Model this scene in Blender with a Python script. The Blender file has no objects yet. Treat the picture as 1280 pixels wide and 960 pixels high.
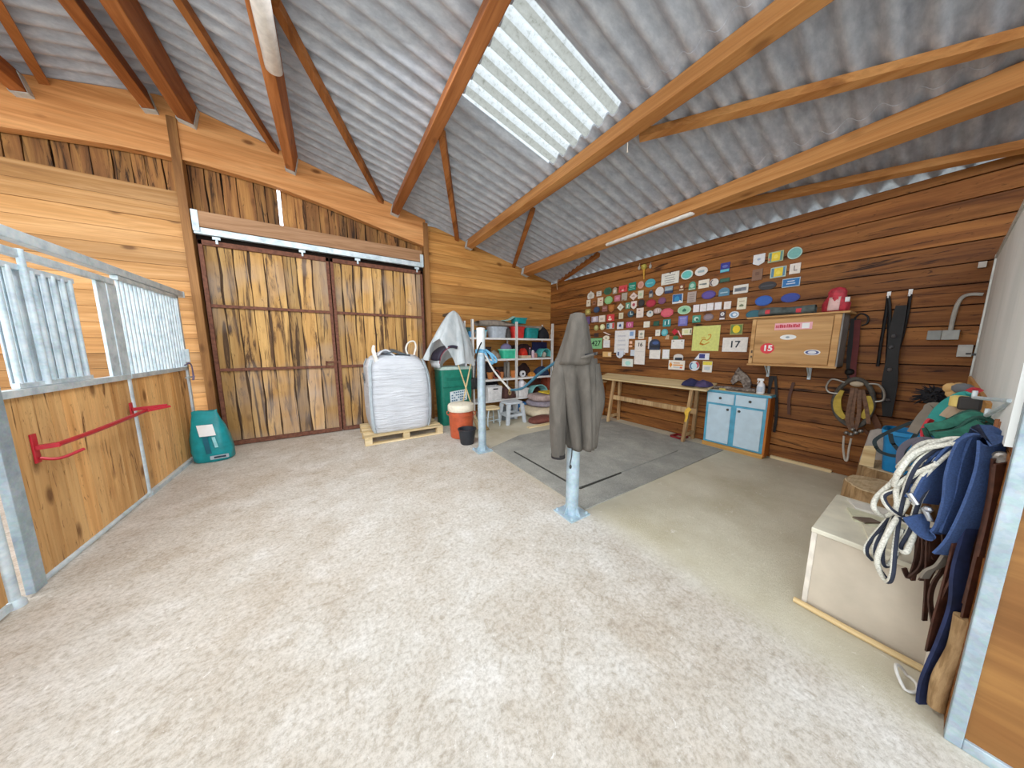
import bpy, bmesh, math, random
from math import sin, cos, pi, radians, atan, sqrt, floor
from mathutils import Vector, Matrix
random.seed(7)
SC = bpy.context.scene
COL = SC.collection
V = Vector

# ------------------------------------------------------------------ camera
FOC = 350.0
PITCH = atan(46.5/350)
YAW = radians(32.86)
EYE = V((0, 0, 1.5))
FW = V((sin(YAW)*cos(PITCH), cos(YAW)*cos(PITCH), -sin(PITCH)))
RT = V((cos(YAW), -sin(YAW), 0))
UP = RT.cross(FW)
cam = bpy.data.cameras.new('camera')
cam.sensor_width = 36
cam.lens = FOC/1280*36
cam.clip_start = .03
co = bpy.data.objects.new('camera', cam)
COL.objects.link(co)
co.location = EYE
co.rotation_euler = (pi/2 - PITCH, 0, -YAW)
SC.camera = co


def ray(x, y):
    return FW*FOC + RT*(x-640) - UP*(y-480)


def atX(x, y, X):
    d = ray(x, y)
    return EYE + d*(X/d.x)


def atY(x, y, Y):
    d = ray(x, y)
    return EYE + d*(Y/d.y)


def atZ(x, y, z=0):
    d = ray(x, y)
    return EYE + d*((z-EYE.z)/d.z)


# ------------------------------------------------------------------ materials
def lin(c):
    return c/12.92 if c <= .04045 else ((c+.055)/1.055)**2.4


def rgb(c):
    if isinstance(c, str):
        c = [int(c[i:i+2], 16)/255 for i in (0, 2, 4)]
    return (lin(c[0]), lin(c[1]), lin(c[2]), 1)


class N:
    def __init__(s, name):
        s.m = bpy.data.materials.new(name)
        s.m.use_nodes = True
        s.t = s.m.node_tree
        s.b = s.t.nodes['Principled BSDF']
        s.out = s.t.nodes['Material Output']

    def n(s, typ, **kw):
        nd = s.t.nodes.new('ShaderNode'+typ)
        for k, v in kw.items():
            if k in nd.inputs.keys():
                nd.inputs[k].default_value = v
            else:
                setattr(nd, k, v)
        return nd

    def l(s, a, b):
        s.t.links.new(a, b)

    def coords(s, scale=(1, 1, 1), rnd=False):
        tc = s.n('TexCoord')
        src = tc.outputs['Object']
        if rnd:
            at = s.n('Attribute', attribute_name='rnd')
            vm = s.n('VectorMath', operation='MULTIPLY_ADD')
            vm.inputs[1].default_value = (37, 53, 71)
            s.l(at.outputs['Color'], vm.inputs[0])
            s.l(src, vm.inputs[2])
            src = vm.outputs[0]
        mp = s.n('Mapping')
        mp.inputs['Scale'].default_value = scale
        s.l(src, mp.inputs['Vector'])
        return mp.outputs['Vector']

    def noise(s, vec, scale, detail=4, rough=.55, dist=0):
        nd = s.n('TexNoise', Scale=scale, Detail=detail, Roughness=rough, Distortion=dist)
        s.l(vec, nd.inputs['Vector'])
        return nd.outputs['Fac']

    def ramp(s, fac, stops):
        nd = s.n('ValToRGB')
        e = nd.color_ramp.elements
        while len(e) < len(stops):
            e.new(.5)
        for i, (p, c) in enumerate(stops):
            e[i].position = p
            e[i].color = c if len(c) == 4 and not isinstance(c, str) else rgb(c)
        s.l(fac, nd.inputs['Fac'])
        return nd.outputs['Color']

    def mix(s, a, b, fac, mode='MIX'):
        nd = s.n('Mix', data_type='RGBA', blend_type=mode)
        for k, v in ((0, fac), (6, a), (7, b)):
            if isinstance(v, (int, float)):
                nd.inputs[k].default_value = v
            elif isinstance(v, (tuple, str)):
                nd.inputs[k].default_value = rgb(v) if isinstance(v, str) else v
            else:
                s.l(v, nd.inputs[k])
        return nd.outputs[2]

    def bump(s, h, strength=.3, dist=.01):
        nd = s.n('Bump', Strength=strength, Distance=dist)
        s.l(h, nd.inputs['Height'])
        s.l(nd.outputs['Normal'], s.b.inputs['Normal'])

    def color(s, c):
        s.l(c, s.b.inputs['Base Color'])


_mats = {}


def P(c, rough=.6, metal=0, var=.12, scale=14, bump=0, name=None, sheen=0):
    key = ('P', c, rough, metal, var, scale, bump)
    if key in _mats:
        return _mats[key]
    n = N(name or 'paint_'+str(c))
    v = n.coords()
    f = n.noise(v, scale, 5)
    base = rgb(c)
    d = tuple(x*(1-var*1.6) for x in base[:3])+(1,)
    h = tuple(min(1, x*(1+var)) for x in base[:3])+(1,)
    n.color(n.ramp(f, [(.3, d), (.7, h)]))
    n.b.inputs['Roughness'].default_value = rough
    n.b.inputs['Metallic'].default_value = metal
    n.b.inputs['Specular IOR Level'].default_value = .3
    if bump:
        n.bump(n.noise(v, scale*4, 4), bump, .01)
    _mats[key] = n.m
    return n.m


def wood(name, light, mid, dark, axis=0, s=9, tone=.5, knots=.5, stain=0, staincol='3a2313', rough=.6, stretch=.07, grey=None, fine=26):
    n = N(name)
    sc = [s, s, s]
    sc[axis] = s*stretch
    v = n.coords(tuple(sc), True)
    f = n.noise(v, 1.0, 7, .62, 1.1)
    c = n.ramp(f, [(.25, dark), (.45, mid), (.62, light), (.8, mid)])
    sc2 = [s*7]*3
    sc2[axis] = s*.25
    g = n.noise(n.coords(tuple(sc2), True), 1.0, 3, .6, .4)
    c = n.mix(c, n.ramp(g, [(.3, (.62, .58, .55, 1)), (.6, (1, 1, 1, 1))]), .55, 'MULTIPLY')
    if knots:
        sc3 = [4.2]*3
        sc3[axis] = 2.0
        vo = n.n('TexVoronoi', Scale=1.0)
        n.l(n.coords(tuple(sc3), True), vo.inputs['Vector'])
        k = n.ramp(vo.outputs['Distance'], [(.07, (.16, .09, .05, 1)), (.17, (1, 1, 1, 1))])
        c = n.mix(c, k, knots, 'MULTIPLY')
    if stain:
        sc4 = [8.0]*3
        sc4[axis] = .6
        w = n.noise(n.coords(tuple(sc4), True), 1.0, 6, .65, 1.6)
        m = n.ramp(w, [(.62-stain*.3, (0, 0, 0, 1)), (.69-stain*.25, (1, 1, 1, 1))])
        c = n.mix(c, staincol, m)
        sc6 = [float(fine)]*3
        sc6[axis] = fine*.2
        w = n.noise(n.coords(tuple(sc6), True), 1.0, 5, .7, 2.5)
        m = n.ramp(w, [(.60, (0, 0, 0, 1)), (.68, (.8, .8, .8, 1))])
        c = n.mix(c, staincol, m)
    if grey:
        gv = n.noise(n.coords((.9, .9, .9)), 1.0, 3)
        sz = n.n('SeparateXYZ')
        tcz = n.n('TexCoord')
        n.l(tcz.outputs['Object'], sz.inputs[0])
        ma = n.n('MapRange')
        ma.inputs['From Min'].default_value = 1.3
        ma.inputs['From Max'].default_value = 0
        ma.inputs['To Max'].default_value = .16
        n.l(sz.outputs[2], ma.inputs['Value'])
        ad = n.n('Math', operation='ADD')
        n.l(gv, ad.inputs[0])
        n.l(ma.outputs[0], ad.inputs[1])
        m = n.ramp(ad.outputs[0], [(.5, (0, 0, 0, 1)), (.72, (.7, .7, .7, 1))])
        c = n.mix(c, grey, m)
    at = n.n('Attribute', attribute_name='rnd')
    mr = n.n('MapRange')
    mr.inputs['To Min'].default_value = 1-tone*.5
    mr.inputs['To Max'].default_value = 1+tone*.35
    sep = n.n('SeparateColor')
    n.l(at.outputs['Color'], sep.inputs[0])
    n.l(sep.outputs[0], mr.inputs['Value'])
    cm = n.n('CombineXYZ')
    for i in range(3):
        n.l(mr.outputs[0], cm.inputs[i])
    c = n.mix(c, cm.outputs[0], 1.0, 'MULTIPLY')
    n.color(c)
    n.b.inputs['Roughness'].default_value = rough
    n.b.inputs['Specular IOR Level'].default_value = .2
    n.bump(g, .25, .004)
    return n.m


def galv(name='galvanised_steel', base=('a3b5bd', 'c3d2d8', 'dfe8eb'), rough=.5, metal=.3):
    n = N(name)
    v = n.coords((1, 1, 1))
    f = n.noise(v, 9, 6, .65)
    vo = n.n('TexVoronoi', Scale=60.0)
    n.l(v, vo.inputs['Vector'])
    c = n.ramp(f, [(.3, base[0]), (.5, base[1]), (.72, base[2])])
    c = n.mix(c, vo.outputs['Color'], .06, 'OVERLAY')
    n.color(c)
    n.b.inputs['Metallic'].default_value = metal
    n.b.inputs['Roughness'].default_value = rough
    return n.m


GALV = galv()
GALV2 = galv('old_galvanised_steel', ('9fb3bd', 'c2d3dc', 'dde8ec'), .5, .2)
RUST = P('6f4433', .75, .2, .3, 20, name='rust_primer')
GALVP = galv('post_galvanised_steel', ('8ba1ae', 'a5bac6', 'c0d1da'), .45, .3)
GALV3 = galv('weathered_galvanised_steel', ('7f9099', '96a7af', 'b3c1c7'), .5, .3)
W_BACK = wood('back_wall_planks', 'd6a269', 'bf894f', '936339', 0, 7, .55, .75)
W_BACKR = wood('corner_planks', 'd69c55', 'bc7f3f', '8f5a2a', 0, 7, .6, .7)
W_PLAQ = wood('dark_planks', '9c632f', '7d4a22', '4d2b13', 1, 8, .6, .7, .1, '2a170c')
W_DOOR = wood('waney_boards', 'd2a562', 'b98a4c', '8b6032', 2, 6, .8, .4, .33, '513720', grey='ab9d92', fine=14)
W_GABLE = wood('gable_boards', 'b07c42', '8a5a30', '55341c', 2, 6, .9, .4, .28, '37210f', fine=14)
W_BEAM = wood('gable_beam_wood', 'e6a568', 'd48e52', 'b06c39', 0, 6, .3, .8)
W_PURL = wood('purlin_wood', 'bb7440', '9c5a2d', '6f3a18', 1, 6, .4, .5)
W_PURLR = wood('pale_purlin_wood', 'd09356', 'b97a42', '93572a', 1, 6, .3, .5)
W_PURLX = wood('rail_wood', 'd8a566', 'c08a4c', '95632f', 0, 6, .3, .4)
W_BRACE = wood('brace_wood', 'bd7741', 'a0602f', '6f3d1c', 1, 6, .4, .4)
W_POST = wood('post_wood', 'a87643', '8a5c33', '5f3d20', 2, 7, .4, .5)
W_HEAD = wood('header_plank', 'b58a66', '9d7350', '7a5439', 0, 7, .3, .3)
W_STALL = wood('stall_boards', 'f0bd7a', 'dba362', 'b47c42', 2, 5, .6, .8, .03, '6a4220')
W_PLY = wood('plywood', '9a6a36', '84562a', '6a431d', 1, 3, .2, .2, rough=.5)
W_CABIN = wood('cabinet_wood', 'd0a36c', 'bd8d57', 'a3743f', 1, 5, .2, .35)
W_PALE = wood('pale_timber', 'e6cfa0', 'd5b985', 'b99662', 1, 6, .25, .4)
W_PALEX = wood('pale_timber_x', 'e8d3a8', 'd5b985', 'b99662', 0, 6, .3, .4)
W_BENCH = wood('bench_timber', 'c9a878', 'a8845a', '7d5d3c', 2, 7, .3, .4)
W_LOG = wood('log_end', 'dcc59d', 'c2a67c', '9a7c55', 0, 12, .3, .2, stretch=1)
W_BARK = wood('bark', 'b9966a', '8f6f49', '5c442b', 2, 14, .3, .2, stretch=.25)
W_ORANGE = wood('orange_timber', 'c4722c', 'a4561b', '7d3d10', 2, 7, .3, .4)

# concrete floor
n = N('concrete')
v = n.coords()
big = n.noise(v, .55, 5, .6)
mid = n.noise(v, 3.2, 8, .68, .3)
fine = n.noise(v, 42, 7, .82)
c = n.ramp(mid, [(.3, 'c3b9ac'), (.5, 'd2ccc3'), (.68, 'e2ded9')])
c = n.mix(c, n.ramp(big, [(.38, 'd8c6ae'), (.56, 'f6f4f0')]), .55, 'MULTIPLY')
c = n.mix(c, n.ramp(fine, [(.36, '9c917f'), (.56, 'ffffff')]), .6, 'MULTIPLY')
med = n.noise(v, 14, 6, .7, .6)
c = n.mix(c, n.ramp(med, [(.34, 'b7a88f'), (.48, 'ffffff')]), .4, 'MULTIPLY')
sx = n.n('SeparateXYZ')
tc = n.n('TexCoord')
n.l(tc.outputs['Object'], sx.inputs[0])
mr = n.n('MapRange')
mr.interpolation_type = 'SMOOTHSTEP'
mr.inputs['From Min'].default_value = 1.72
mr.inputs['From Max'].default_value = 2.05
n.l(sx.outputs[0], mr.inputs['Value'])
sm = n.ramp(n.noise(v, 1.3, 6, .6), [(.35, 'b3a88c'), (.65, 'cfc7b0')])
c = n.mix(c, sm, mr.outputs[0])
st = n.n('TexVoronoi', Scale=22.0)
n.l(n.coords((1, .35, 1)), st.inputs['Vector'])
c = n.mix(c, n.ramp(st.outputs['Distance'], [(.03, '8a7350'), (.08, 'ffffff')]), .25, 'MULTIPLY')
fl = n.noise(n.coords((1, 1, 1)), 17, 8, .8, 1.2)
c = n.mix(c, 'f3efe8', n.ramp(fl, [(.60, (0, 0, 0, 1)), (.68, (.7, .7, .7, 1))]))
n.color(c)
n.b.inputs['Roughness'].default_value = .8
n.bump(fine, .6, .008)
CONC = n.m
# raked concrete relief patch uses the same stuff with ripples
# fibre cement sheets
n = N('fibre_cement')
v = n.coords((1.2, 3, 3))
f = n.noise(v, 5, 7, .65)
c = n.ramp(f, [(.3, '9499a4'), (.5, 'acb1bb'), (.7, 'c6cad1')])
n.color(c)
n.b.inputs['Roughness'].default_value = .75
n.bump(n.noise(n.coords(), 90, 4), .12, .003)
FIBRE = n.m
# translucent roof light
n = N('translucent_sheet')
v = n.coords()
f = n.noise(v, 30, 6, .7)
c = n.ramp(f, [(.3, '86867c'), (.42, 'b5b5ae'), (.7, 'bebeba')])
tr = n.n('BsdfTranslucent')
n.l(c, tr.inputs['Color'])
df = n.n('BsdfDiffuse')
n.l(c, df.inputs['Color'])
mx = n.n('MixShader')
mx.inputs[0].default_value = .82
n.l(df.outputs[0], mx.inputs[1])
n.l(tr.outputs[0], mx.inputs[2])
n.l(mx.outputs[0], n.out.inputs['Surface'])
TRANS = n.m
n = N('dirty_translucent_sheet')
v = n.coords()
f = n.noise(v, 26, 7, .72)
c = n.ramp(f, [(.3, (.2, .2, .18, 1)), (.46, (.34, .34, .32, 1)), (.7, (.40, .40, .385, 1))])
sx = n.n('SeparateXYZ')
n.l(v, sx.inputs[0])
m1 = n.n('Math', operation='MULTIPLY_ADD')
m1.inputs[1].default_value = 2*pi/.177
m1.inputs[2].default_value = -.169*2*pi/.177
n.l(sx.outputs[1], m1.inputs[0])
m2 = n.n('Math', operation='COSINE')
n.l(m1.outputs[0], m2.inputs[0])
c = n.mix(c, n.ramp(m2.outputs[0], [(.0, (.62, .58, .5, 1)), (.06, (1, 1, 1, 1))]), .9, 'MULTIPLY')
tr = n.n('BsdfTranslucent')
n.l(c, tr.inputs['Color'])
df = n.n('BsdfDiffuse')
n.l(c, df.inputs['Color'])
mx = n.n('MixShader')
mx.inputs[0].default_value = .82
n.l(df.outputs[0], mx.inputs[1])
n.l(tr.outputs[0], mx.inputs[2])
n.l(mx.outputs[0], n.out.inputs['Surface'])
TRANS2 = n.m
# rubber mat
n = N('rubber_mat')
v = n.coords()
f = n.noise(v, 120, 4, .8)
g = n.noise(v, 2.2, 6, .65)
c = n.ramp(f, [(.35, '86857e'), (.65, 'b4b3ab')])
c = n.mix(c, n.ramp(g, [(.4, (.55, .55, .54, 1)), (.65, (1.0, .98, .93, 1))]), .7, 'MULTIPLY')
n.color(c)
n.b.inputs['Roughness'].default_value = .9
n.bump(f, .5, .004)
MAT = n.m
# rope with a dark stripe: rnd red channel above a half is dark
n = N('striped_rope')
at = n.n('Attribute', attribute_name='rnd')
sep = n.n('SeparateColor')
n.l(at.outputs['Color'], sep.inputs[0])
f = n.noise(n.coords(), 160, 3)
c = n.mix(n.ramp(f, [(.3, 'a9a698'), (.6, 'dedccf')]), '1c2233', n.ramp(sep.outputs[0], [(.49, (0, 0, 0, 1)), (.51, (1, 1, 1, 1))]))
n.color(c)
n.b.inputs['Roughness'].default_value = .85
ROPE = n.m


def webbing(c, name):
    n = N(name)
    f = n.noise(n.coords(), 150, 3)
    g = n.noise(n.coords(), 9, 4)
    b = rgb(c)
    cc = n.ramp(f, [(.3, tuple(x*.7 for x in b[:3])+(1,)), (.7, tuple(min(1, x*1.25) for x in b[:3])+(1,))])
    cc = n.mix(cc, n.ramp(g, [(.3, (.7, .7, .7, 1)), (.7, (1, 1, 1, 1))]), .6, 'MULTIPLY')
    n.color(cc)
    n.b.inputs['Roughness'].default_value = .9
    return n.m


NAVY = webbing('2f4878', 'navy_webbing')
LEATH = P('43251a', .5, 0, .35, 25, name='brown_leather')
BLACKL = P('100f10', .6, 0, .3, 25, name='black_leather')
WHITEP = P('ededec', .5, 0, .05, name='white_paint')
CREAM = P('e9dfc8', .6, 0, .1)


# ------------------------------------------------------------------ mesh building
def setp(o, **k):
    for a, b in k.items():
        if b:
            o[a] = b
    return o


def worg(o):
    p = V((0, 0, 0))
    while o is not None:
        p = p + o.location
        o = o.parent
    return p


def thing(name, label, cat, loc, group=None):
    o = bpy.data.objects.new(name, None)
    COL.objects.link(o)
    o.location = loc
    o.empty_display_size = .1
    setp(o, label=label, category=cat, group=group)
    return o


class MB:
    def __init__(s):
        s.v = []
        s.f = []
        s.t = []

    def add(s, vs, fs, tone=None):
        k = len(s.v)
        s.v += [V(p) for p in vs]
        if tone is None:
            tone = random.random()
        for i, f in enumerate(fs):
            s.f.append([k+a for a in f])
            s.t.append(tone[i] if isinstance(tone, list) else tone)
        return s

    def box(s, x0, x1, y0, y1, z0, z1, tone=None):
        vs = [(x, y, z) for z in (z0, z1) for y in (y0, y1) for x in (x0, x1)]
        return s.add(vs, [(0, 2, 3, 1), (4, 5, 7, 6), (0, 1, 5, 4), (2, 6, 7, 3), (0, 4, 6, 2), (1, 3, 7, 5)], tone)

    def bar(s, p0, p1, w, h, up=(0, 0, 1), tone=None):
        p0, p1 = V(p0), V(p1)
        d = (p1-p0).normalized()
        u = V(up)
        a = d.cross(u)
        if a.length < 1e-4:
            a = d.cross(V((1, 0, 0)))
        a.normalize()
        b = a.cross(d).normalized()
        vs = []
        for p in (p0, p1):
            for i, j in ((-1, -1), (1, -1), (1, 1), (-1, 1)):
                vs.append(p+a*(w/2*i)+b*(h/2*j))
        return s.add(vs, [(0, 3, 2, 1), (4, 5, 6, 7), (0, 1, 5, 4), (1, 2, 6, 5), (2, 3, 7, 6), (3, 0, 4, 7)], tone)

    def tube(s, pts, r, n=8, closed=False, smooth=0, tone=None, stripe=False):
        pts = [V(p) for p in pts]
        if smooth:
            pts = crm(pts, smooth, closed)
        m = len(pts)
        rs = r if isinstance(r, (list, tuple)) else None
        vs = []
        ref = None
        for i, p in enumerate(pts):
            if closed:
                d = pts[(i+1) % m]-pts[i-1]
            else:
                d = pts[min(i+1, m-1)]-pts[max(i-1, 0)]
            if d.length < 1e-9:
                d = V((0, 0, 1))
            d.normalize()
            if ref is None:
                ref = d.orthogonal().normalized()
            ref = ref-d*ref.dot(d)
            if ref.length < 1e-5:
                ref = d.orthogonal()
            ref.normalize()
            b = d.cross(ref)
            if rs:
                q = i/(m-1)*(len(rs)-1)
                a0 = int(min(q, len(rs)-2))
                rr = rs[a0]+(rs[a0+1]-rs[a0])*(q-a0)
            else:
                rr = r
            for k in range(n):
                a = 2*pi*k/n
                vs.append(p+ref*(rr*cos(a))+b*(rr*sin(a)))
        fs = []
        tn = []
        t0 = random.random() if tone is None else tone
        for i in range(m if closed else m-1):
            j = (i+1) % m
            for k in range(n):
                fs.append((i*n+k, i*n+(k+1) % n, j*n+(k+1) % n, j*n+k))
                tn.append((1.0 if k in (0, 1) else 0.0) if stripe else t0)
        if not closed:
            fs.append(tuple(reversed(range(n))))
            fs.append(tuple((m-1)*n+k for k in range(n)))
            tn += [0.0 if stripe else t0]*2
        return s.add(vs, fs, tn)

    def ribbon(s, pts, w, side, th=.004, smooth=6, tone=None):
        pts = [V(p) for p in pts]
        sides = side if isinstance(side, list) else [side]*len(pts)
        sides = [V(q) for q in sides]
        ws = w if isinstance(w, list) else [w]*len(pts)
        if smooth:
            P4 = crm(pts, smooth)
            S4 = crm(sides, smooth)
            W4 = [q.x for q in crm([V((q, 0, 0)) for q in ws], smooth)]
        else:
            P4, S4, W4 = pts, sides, ws
        m = len(P4)
        vs = []
        for i, p in enumerate(P4):
            d = (P4[min(i+1, m-1)]-P4[max(i-1, 0)]).normalized()
            a = S4[i]-d*S4[i].dot(d)
            if a.length < 1e-5:
                a = d.orthogonal()
            a.normalize()
            nn = d.cross(a)*(th/2)
            a = a*(W4[i]/2)
            vs += [p-a-nn, p+a-nn, p+a+nn, p-a+nn]
        fs = []
        for i in range(m-1):
            for k in range(4):
                fs.append((i*4+k, i*4+(k+1) % 4, i*4+4+(k+1) % 4, i*4+4+k))
        fs += [(3, 2, 1, 0), tuple((m-1)*4+k for k in range(4))]
        return s.add(vs, fs, tone)

    def lathe(s, prof, c, n=24, tone=None):
        c = V(c)
        vs = []
        for r, z in prof:
            for k in range(n):
                a = 2*pi*k/n
                vs.append(c+V((r*cos(a), r*sin(a), z)))
        fs = []
        for i in range(len(prof)-1):
            for k in range(n):
                fs.append((i*n+k, i*n+(k+1) % n, (i+1)*n+(k+1) % n, (i+1)*n+k))
        fs.append(tuple(reversed(range(n))))
        fs.append(tuple((len(prof)-1)*n+k for k in range(n)))
        return s.add(vs, fs, tone)

    def loft(s, rings, tone=None, cap=(True, True)):
        n = len(rings[0])
        vs = [p for r in rings for p in r]
        fs = []
        for i in range(len(rings)-1):
            for k in range(n):
                fs.append((i*n+k, i*n+(k+1) % n, (i+1)*n+(k+1) % n, (i+1)*n+k))
        if cap[0]:
            fs.append(tuple(reversed(range(n))))
        if cap[1]:
            fs.append(tuple((len(rings)-1)*n+k for k in range(n)))
        return s.add(vs, fs, tone)

    def prism(s, poly, ext, tone=None):
        poly = [V(p) for p in poly]
        e = V(ext)
        n = len(poly)
        fs = [tuple(reversed(range(n))), tuple(range(n, 2*n))]
        fs += [(k, (k+1) % n, n+(k+1) % n, n+k) for k in range(n)]
        return s.add(poly+[p+e for p in poly], fs, tone)

    def grid(s, fn, nu, nv, tone=None):
        vs = [fn(i/nu, j/nv) for i in range(nu+1) for j in range(nv+1)]
        w = nv+1
        fs = [(i*w+j, (i+1)*w+j, (i+1)*w+j+1, i*w+j+1) for i in range(nu) for j in range(nv)]
        return s.add(vs, fs, tone)

    def ball(s, c, r, n=14, sx=1, sy=1, sz=1, tone=None):
        m = n//2
        prof = [(max(1e-4, r*sin(pi*i/m)), -r*cos(pi*i/m)) for i in range(m+1)]
        k = len(s.v)
        s.lathe(prof, (0, 0, 0), n, tone)
        c = V(c)
        for i in range(k, len(s.v)):
            p = s.v[i]
            s.v[i] = c+V((p.x*sx, p.y*sy, p.z*sz))
        return s

    def build(s, name, mat, parent=None, label=None, cat=None, group=None, kind=None, smooth=False, bevel=0, solid=0, sub=0, ang=40, loc=None, fix=True):
        if parent is not None:
            o0 = worg(parent)
        elif loc is not None:
            o0 = V(loc)
        else:
            xs = [p.x for p in s.v]
            ys = [p.y for p in s.v]
            zs = [p.z for p in s.v]
            o0 = V(((min(xs)+max(xs))/2, (min(ys)+max(ys))/2, min(zs)))
        me = bpy.data.meshes.new(name)
        me.from_pydata([p-o0 for p in s.v], [], s.f)
        ca = me.color_attributes.new('rnd', 'FLOAT_COLOR', 'CORNER')
        i = 0
        for p, t in zip(me.polygons, s.t):
            t2 = (t*7.31) % 1.0
            for _ in range(p.loop_total):
                ca.data[i].color = (t, t2, (t*3.7) % 1.0, 1)
                i += 1
        if fix:
            bm = bmesh.new()
            bm.from_mesh(me)
            bmesh.ops.recalc_face_normals(bm, faces=bm.faces)
            bm.to_mesh(me)
            bm.free()
        if smooth:
            me.shade_smooth()
            me.set_sharp_from_angle(angle=radians(ang))
        me.materials.append(mat)
        o = bpy.data.objects.new(name, me)
        COL.objects.link(o)
        if parent is not None:
            o.parent = parent
        else:
            o.location = o0
        if solid:
            md = o.modifiers.new('solid', 'SOLIDIFY')
            md.thickness = solid
            md.offset = 0
        if sub:
            md = o.modifiers.new('sub', 'SUBSURF')
            md.levels = md.render_levels = sub
        if bevel:
            md = o.modifiers.new('bev', 'BEVEL')
            md.width = bevel
            md.segments = 2
            md.limit_method = 'ANGLE'
        setp(o, label=label, category=cat, group=group, kind=kind)
        return o


def crm(p, k, closed=False):
    out = []
    m = len(p)
    for i in range(m if closed else m-1):
        if closed:
            a, b, c, d = p[i-1], p[i], p[(i+1) % m], p[(i+2) % m]
        else:
            a, b, c, d = p[max(i-1, 0)], p[i], p[i+1], p[min(i+2, m-1)]
        for j in range(k):
            t = j/k
            out.append(.5*((2*b)+(c-a)*t+(2*a-5*b+4*c-d)*t*t+(3*b-a-3*c+d)*t**3))
    if not closed:
        out.append(p[-1].copy())
    return out


def text_mesh(name, body, size, origin, xdir, ydir, mat, parent, bold=0, extrude=.0008, sx=1):
    cu = bpy.data.curves.new(name, 'FONT')
    cu.body = body
    cu.size = size
    cu.align_x = 'CENTER'
    cu.align_y = 'CENTER'
    cu.extrude = extrude
    cu.offset = bold
    tmp = bpy.data.objects.new(name, cu)
    COL.objects.link(tmp)
    bpy.context.view_layer.update()
    me = bpy.data.meshes.new_from_object(tmp)
    bpy.data.objects.remove(tmp)
    x, y = V(xdir).normalized(), V(ydir).normalized()
    z = x.cross(y)
    o0 = worg(parent)
    for vtx in me.vertices:
        p = vtx.co.copy()
        vtx.co = V(origin)-o0+x*p.x*sx+y*p.y+z*p.z
    me.materials.clear()
    me.materials.append(mat)
    o = bpy.data.objects.new(name, me)
    COL.objects.link(o)
    o.parent = parent
    return o


def struct(mb, name, mat, label=None, **k):
    return mb.build(name, mat, kind='structure', label=label, loc=k.pop('loc', (0, 0, 0)), **k)
# ------------------------------------------------------------------ roof geometry helpers
RX = -1.5


def trough(x):
    return 4.665-.231*abs(x-RX)


def rz(x, y, off=0):
    return trough(x)+.064*(.5+.5*cos(2*pi*(y-.169)/.177))**1.25+off


def onroof(px, py, drop=.05, left=False):
    d = ray(px, py)
    k = .231 if left else -.231
    z0 = 4.665-drop
    t = (z0-k*RX-EYE.z)/(d.z-k*d.x)
    return EYE+d*t


def sheet(x0, x1, y0, y1, off0, off1):
    b = MB()
    ny = int(round((y1-y0)/.177*14))

    def fn(u, v):
        x = x0+(x1-x0)*u
        y = y0+(y1-y0)*v
        return V((x, y, rz(x, y, off0+(off1-off0)*u)))
    b.grid(fn, 2, ny, .5)
    # cut-end thickness, made taller to block daylight leaking through the laps
    for x, o in ((x0, off0), (x1, off1)):
        b.grid(lambda u, v: V((x, y0+(y1-y0)*v, rz(x, y0+(y1-y0)*v, o+.02*u))), 1, ny, .5)
    return b


YF, YB = -1.5, 5.93
PX = [-1.33, -.2, 1.24, 2.64, 4.09]
rows = [(-1.5, -.12), (-.34, 1.32), (1.10, 2.72), (2.50, 4.17), (3.94, 5.35)]
SKY = (1.95, 3.012)
for i, (a, b) in enumerate(rows):
    spans = {2: [(.6, SKY[0]), (SKY[1], YB)], 1: [(1.5, YB)], 0: [(2.6, YB)]}.get(i, [(YF, YB)])
    if i in (0, 1, 2):  # extra sheets added out of view to let in more daylight
        struct(sheet(a, b, YF, (2.65, 1.55, .65)[i], .016, .02), 'window_%d' % (i+2), TRANS, smooth=True, fix=False, label='unseen translucent roof sheet added behind the camera for more daylight')
    for (y0, y1) in spans:
        struct(sheet(a, b, y0, y1, .0, .004 if i < 4 else -.055), 'ceiling', FIBRE, smooth=True, fix=False)
struct(sheet(1.10, 2.72, SKY[0]-.03, SKY[1]+.03, .016, .02), 'window_1', TRANS2, smooth=True, fix=False,
       label='bright translucent corrugated roof light between the purlins')
lrows = [(-1.5, -2.75), (-2.5, -4.2), (-4.0, -5.7)]
for i, (a, b) in enumerate(lrows):
    y0 = 3.9 if i else 2.4
    struct(sheet(a, b, y0, YB, .0, .004), 'ceiling', FIBRE, smooth=True, fix=False)
    if True:  # translucent sheets added here too, to brighten the back left
        struct(sheet(a, b, YF, y0+.05, .016, .02), 'window_%d' % (i+5), TRANS, smooth=True, fix=False, label='unseen translucent roof sheet added over the stall for more daylight')
# ridge cap
b = MB()
b.prism([(-1.9, YF, trough(-1.9)+.075), (-1.5, YF, 4.75), (-1.1, YF, trough(-1.1)+.075), (-1.1, YF, trough(-1.1)+.085), (-1.5, YF, 4.77), (-1.9, YF, trough(-1.9)+.085)], (0, YB-YF, 0))
struct(b, 'ceiling', FIBRE)

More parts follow.
